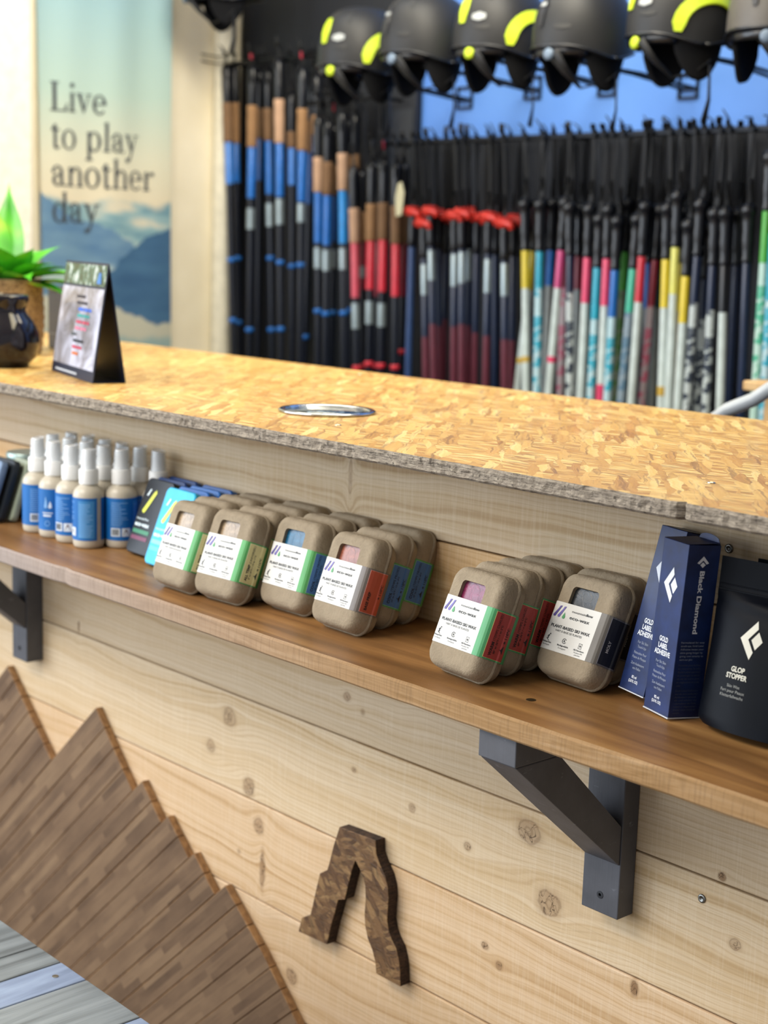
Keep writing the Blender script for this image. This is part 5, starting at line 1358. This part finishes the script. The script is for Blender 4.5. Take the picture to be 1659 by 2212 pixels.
def helmet(label, loc, rotz_, style='lime', shell_m=None, group='ski helmets on the wall hooks'):
    r = thing('ski_helmet', label, 'helmet', loc, (0, 0, rotz_), group)
    shell_m = shell_m or hm.m
    mb = MB(); na, nt = 56, 18; vs = []
    for j in range(nt + 1):
        for i in range(na): vs.append(hsurf(2 * PI * i / na, max(.015, j / nt)))
    mb.add(vs, [(j * na + i, j * na + (i + 1) % na, (j + 1) * na + (i + 1) % na, (j + 1) * na + i) for j in range(nt) for i in range(na)] + [tuple(range(na))])
    L = nt * na; vi = [hsurf(2 * PI * i / na, 1, -.014) + Vector((0, 0, -.001)) for i in range(na)]; vu = [Vector((q.x * .9, q.y * .9, .06)) for q in vi]
    mb.add([vs[L + i] for i in range(na)] + vi + vu, [(i, (i + 1) % na, na + (i + 1) % na, na + i) for i in range(na)] + [(na + i, na + (i + 1) % na, 2 * na + (i + 1) % na, 2 * na + i) for i in range(na)] + [tuple(2 * na + i for i in range(na))])
    mb.build('shell', shell_m, r, smooth=True, angle=50)
    # rim bead and vents
    rim = MB(); rim.tube([hsurf(2 * PI * i / 48, 1, .0005) for i in range(49)], .0035, 6); rim.build('rim', blk, r, smooth=True)
    for pth in [[(a, .30), (a, .42), (a, .54)] for a in (D(-55), D(-105), D(55), D(105))] + [[(D(-72), .84), (D(-62), .845), (D(-52), .84)]]:
        vt = MB(); strip(vt, pth, .006, -.0005, .0016); vt.build('vent', C_('#0C0D10', 0.6), r)
    # padding and ear covers
    pd = MB()
    for s_ in (0, PI):
        pd = MB(); vs = []; nn = 12
        for j in range(nn + 1):
            for i in range(nn + 1):
                a = s_ + D(-34) + D(68) * i / nn; v = j / nn
                w = math.cos((i / nn - .5) * PI) ** .5 if 0 < i < nn else 0
                q = hsurf(a, 1, -.006); vs.append(Vector((q.x * (1 - .16 * v), q.y * (1 - .05 * v), q.z + .02 - v * (.085 * w + .005))))
        pd.add(vs, [(j * (nn + 1) + i, j * (nn + 1) + i + 1, (j + 1) * (nn + 1) + i + 1, (j + 1) * (nn + 1) + i) for j in range(nn) for i in range(nn)])
        o = pd.build('ear_pad', C_('#0C0D10', 0.9, spec=0.2), r, smooth=True); md = o.modifiers.new('s', 'SOLIDIFY'); md.thickness = .012
    ln = MB(); ln.tube([Vector((q.x, q.y, -.008 + .0 * k)) for k, q in enumerate([hsurf(D(-150) + D(120) * i / 16, 1, -.012) for i in range(17)])], .014, 8, flat=(.5, 1)); ln.build('fit_band', blk, r, smooth=True)
    dl = MB().lathe([(.013, 0), (.013, .006), (.010, .009), (.002, .0095)], 20, M=Matrix.Translation((.022, -.114, -.018)) @ Matrix.Rotation(PI / 2, 4, 'X') @ Matrix.Rotation(D(14), 4, 'Y'))
    dl.build('fit_dial', lime if style == 'lime' else C_('#5C6C80', 0.4), r, smooth=True)
    sp = MB()
    sp.tube([(.02, -.105, -.012), (.03, -.075, -.05), (.045, -.04, -.085)], [.040, .026, .010], 6, flat=(1, .25))
    sp.tube([(.045, -.04, -.085), (.082, .0, -.07), (.095, .02, -.05)], .007, 6, flat=(1, .25))
    sp.tube([(.092, .02, -.06), (.097, .02, -.13), (.099, .01, -.175)], .007, 6, flat=(1, .25))
    sp.build('chin_strap', blk2, r, smooth=True)
    if style == 'lime':
        ac = MB(); path = []
        for k in range(15):
            a = PI * k / 14; path.append((D(4) + D(32) * -math.cos(a), .965 - .23 * math.sin(a) - .10 * k / 14))
        strip(ac, path, .0150, .0015, .003); ac.build('ear_arc', lime, r)
        ac = MB(); strip(ac, [(PI - a, t) for a, t in path], .0150, .0015, .003); ac.build('ear_arc', lime, r)
        cl = MB()
        strip(cl, [(D(-95), .48), (D(-94), .58), (D(-93), .68), (D(-92), .80)], .0135, .001, .003); cl.build('goggle_clip', lime, r)
    else:
        cl = MB(); strip(cl, [(D(-95), .50), (D(-94), .60), (D(-93), .72), (D(-92), .84)], .009, .001, .003); cl.build('goggle_clip', C_('#1A1D24', 0.3), r)
        ww = MB(); strip(ww, [(D(-99), .62), (D(-88), .62)], .008, .004, .0012); ww.build('emblem', white_p, r)
    if style == 'lime':
        ww = MB(); strip(ww, [(D(-76), .74), (D(-67), .74), (D(-58), .74)], .011, .001, .0012); ww.build('sticker', white_p, r)
    return r
HX = [(-3.075, .936, 'lime', 'black helmet with lime ear arc, leftmost in the helmet row'), (-2.838, .950, 'black', 'all black helmet, second from the left in the helmet row'),
      (-2.585, .946, 'lime', 'black helmet with lime ear arc, third from the left in the helmet row'), (-2.333, .928, 'black', 'all black helmet, fourth from the left in the helmet row'),
      (-2.062, .935, 'lime', 'black helmet with the largest lime ear arc, fifth in the helmet row')]
for (x, z, s_, lb_), rz_ in zip(HX, (-4, -8, -4, -8, -26)): helmet(lb_, (x + .004, 2.70, Z0 + z - .014), D(rz_), s_)
helmet('brownish grey helmet at the right edge of the photo', (-1.83, 2.72, Z0 + .915), D(10), 'plain', hgrey)
helmet('dark helmet high up at the corner of the cream wall', (-3.86, 2.84, Z0 + 1.19), D(-30), 'black')
# hooks
for k, (x, z) in enumerate([(-3.09, .936), (-2.838, .950), (-2.585, .946), (-2.333, .928), (-2.062, .935), (-1.83, .915)]):
    r = thing('helmet_hook', 'black wire arm reaching from the blue wall to the %s helmet of the row' % (ordn[k] if k < 5 else 'last'), 'hook', (x, 3.10, Z0 + z - .052), group='wire helmet hooks')
    MB().tube([(.02, -.006, -.006), (.01, -.2, .010), (0, -.40, .014)], .0042, 8).tube([(-.02, -.006, -.006), (-.012, -.2, .010), (0, -.40, .014)], .0042, 8).tube([(0, -.40, .014), (0, -.40, .075)], .006, 8).build('arm', metalb, r)
    p_ = MB(); p_.box((-.030, -.006, -.030), (-.024, 0, .030)); p_.box((.024, -.006, -.030), (.030, 0, .030)); p_.box((-.030, -.006, -.030), (.030, 0, -.024)); p_.box((-.030, -.006, .024), (.030, 0, .030)); p_.box((-.028, -.008, -.010), (.028, -.001, -.003))
    p_.build('mounting_plate', metalb, r)
# small wire hooks at the edge of the cream wall
r = thing('wire_hook', 'pair of thin wire hooks sticking out at the top of the cream wall edge', 'hook', (-4.10, 2.93, Z0 + 1.03))
MB().tube([(0, 0, .02), (.06, .02, .01), (.13, .03, .012)], .003, 8).tube([(0, 0, 0), (.06, .02, -.012), (.13, .03, -.008)], .003, 8).build('wire', C_('#7A7466', 0.4, metal=0.8), r)

# ================================================================== RIGHT REAR
r = thing('wooden_stand', 'pale wooden stand post with a flat top at the right edge behind the counter', 'stand', (-1.70, 2.6, 0))
pw = wood('pale_beech', '#B08A58', '#C9A472', '#D8B888', 'z', 0.5)
MB().box((-.012, -.02, 0), (.10, .02, Z0 + .216)).build('post', pw, r, bevel=.002)
MB().box((-.055, -.035, Z0 + .2165), (.16, .035, Z0 + .236)).build('top', pw, r, bevel=.003)
o = MB().tube([(-1.60, 2.2, Z0 + .14), (-1.57, 2.2, Z0 + .19), (-1.53, 2.2, Z0 + .218), (-1.48, 2.2, Z0 + .240), (-1.44, 2.2, Z0 + .268), (-1.40, 2.2, Z0 + .300), (-1.36, 2.2, Z0 + .30), (-1.33, 2.2, Z0 + .26), (-1.33, 2.2, 0.0)], .012, 16).tube([(-1.60, 2.2, Z0 + .14), (-1.60, 2.2, 0.0)], .012, 16).build('bent_tube_frame', C_('#B4BAC0', 0.35), None, smooth=True)
tag(o, 'bent pale grey metal tube frame rising just behind the counter at right', 'tube frame')
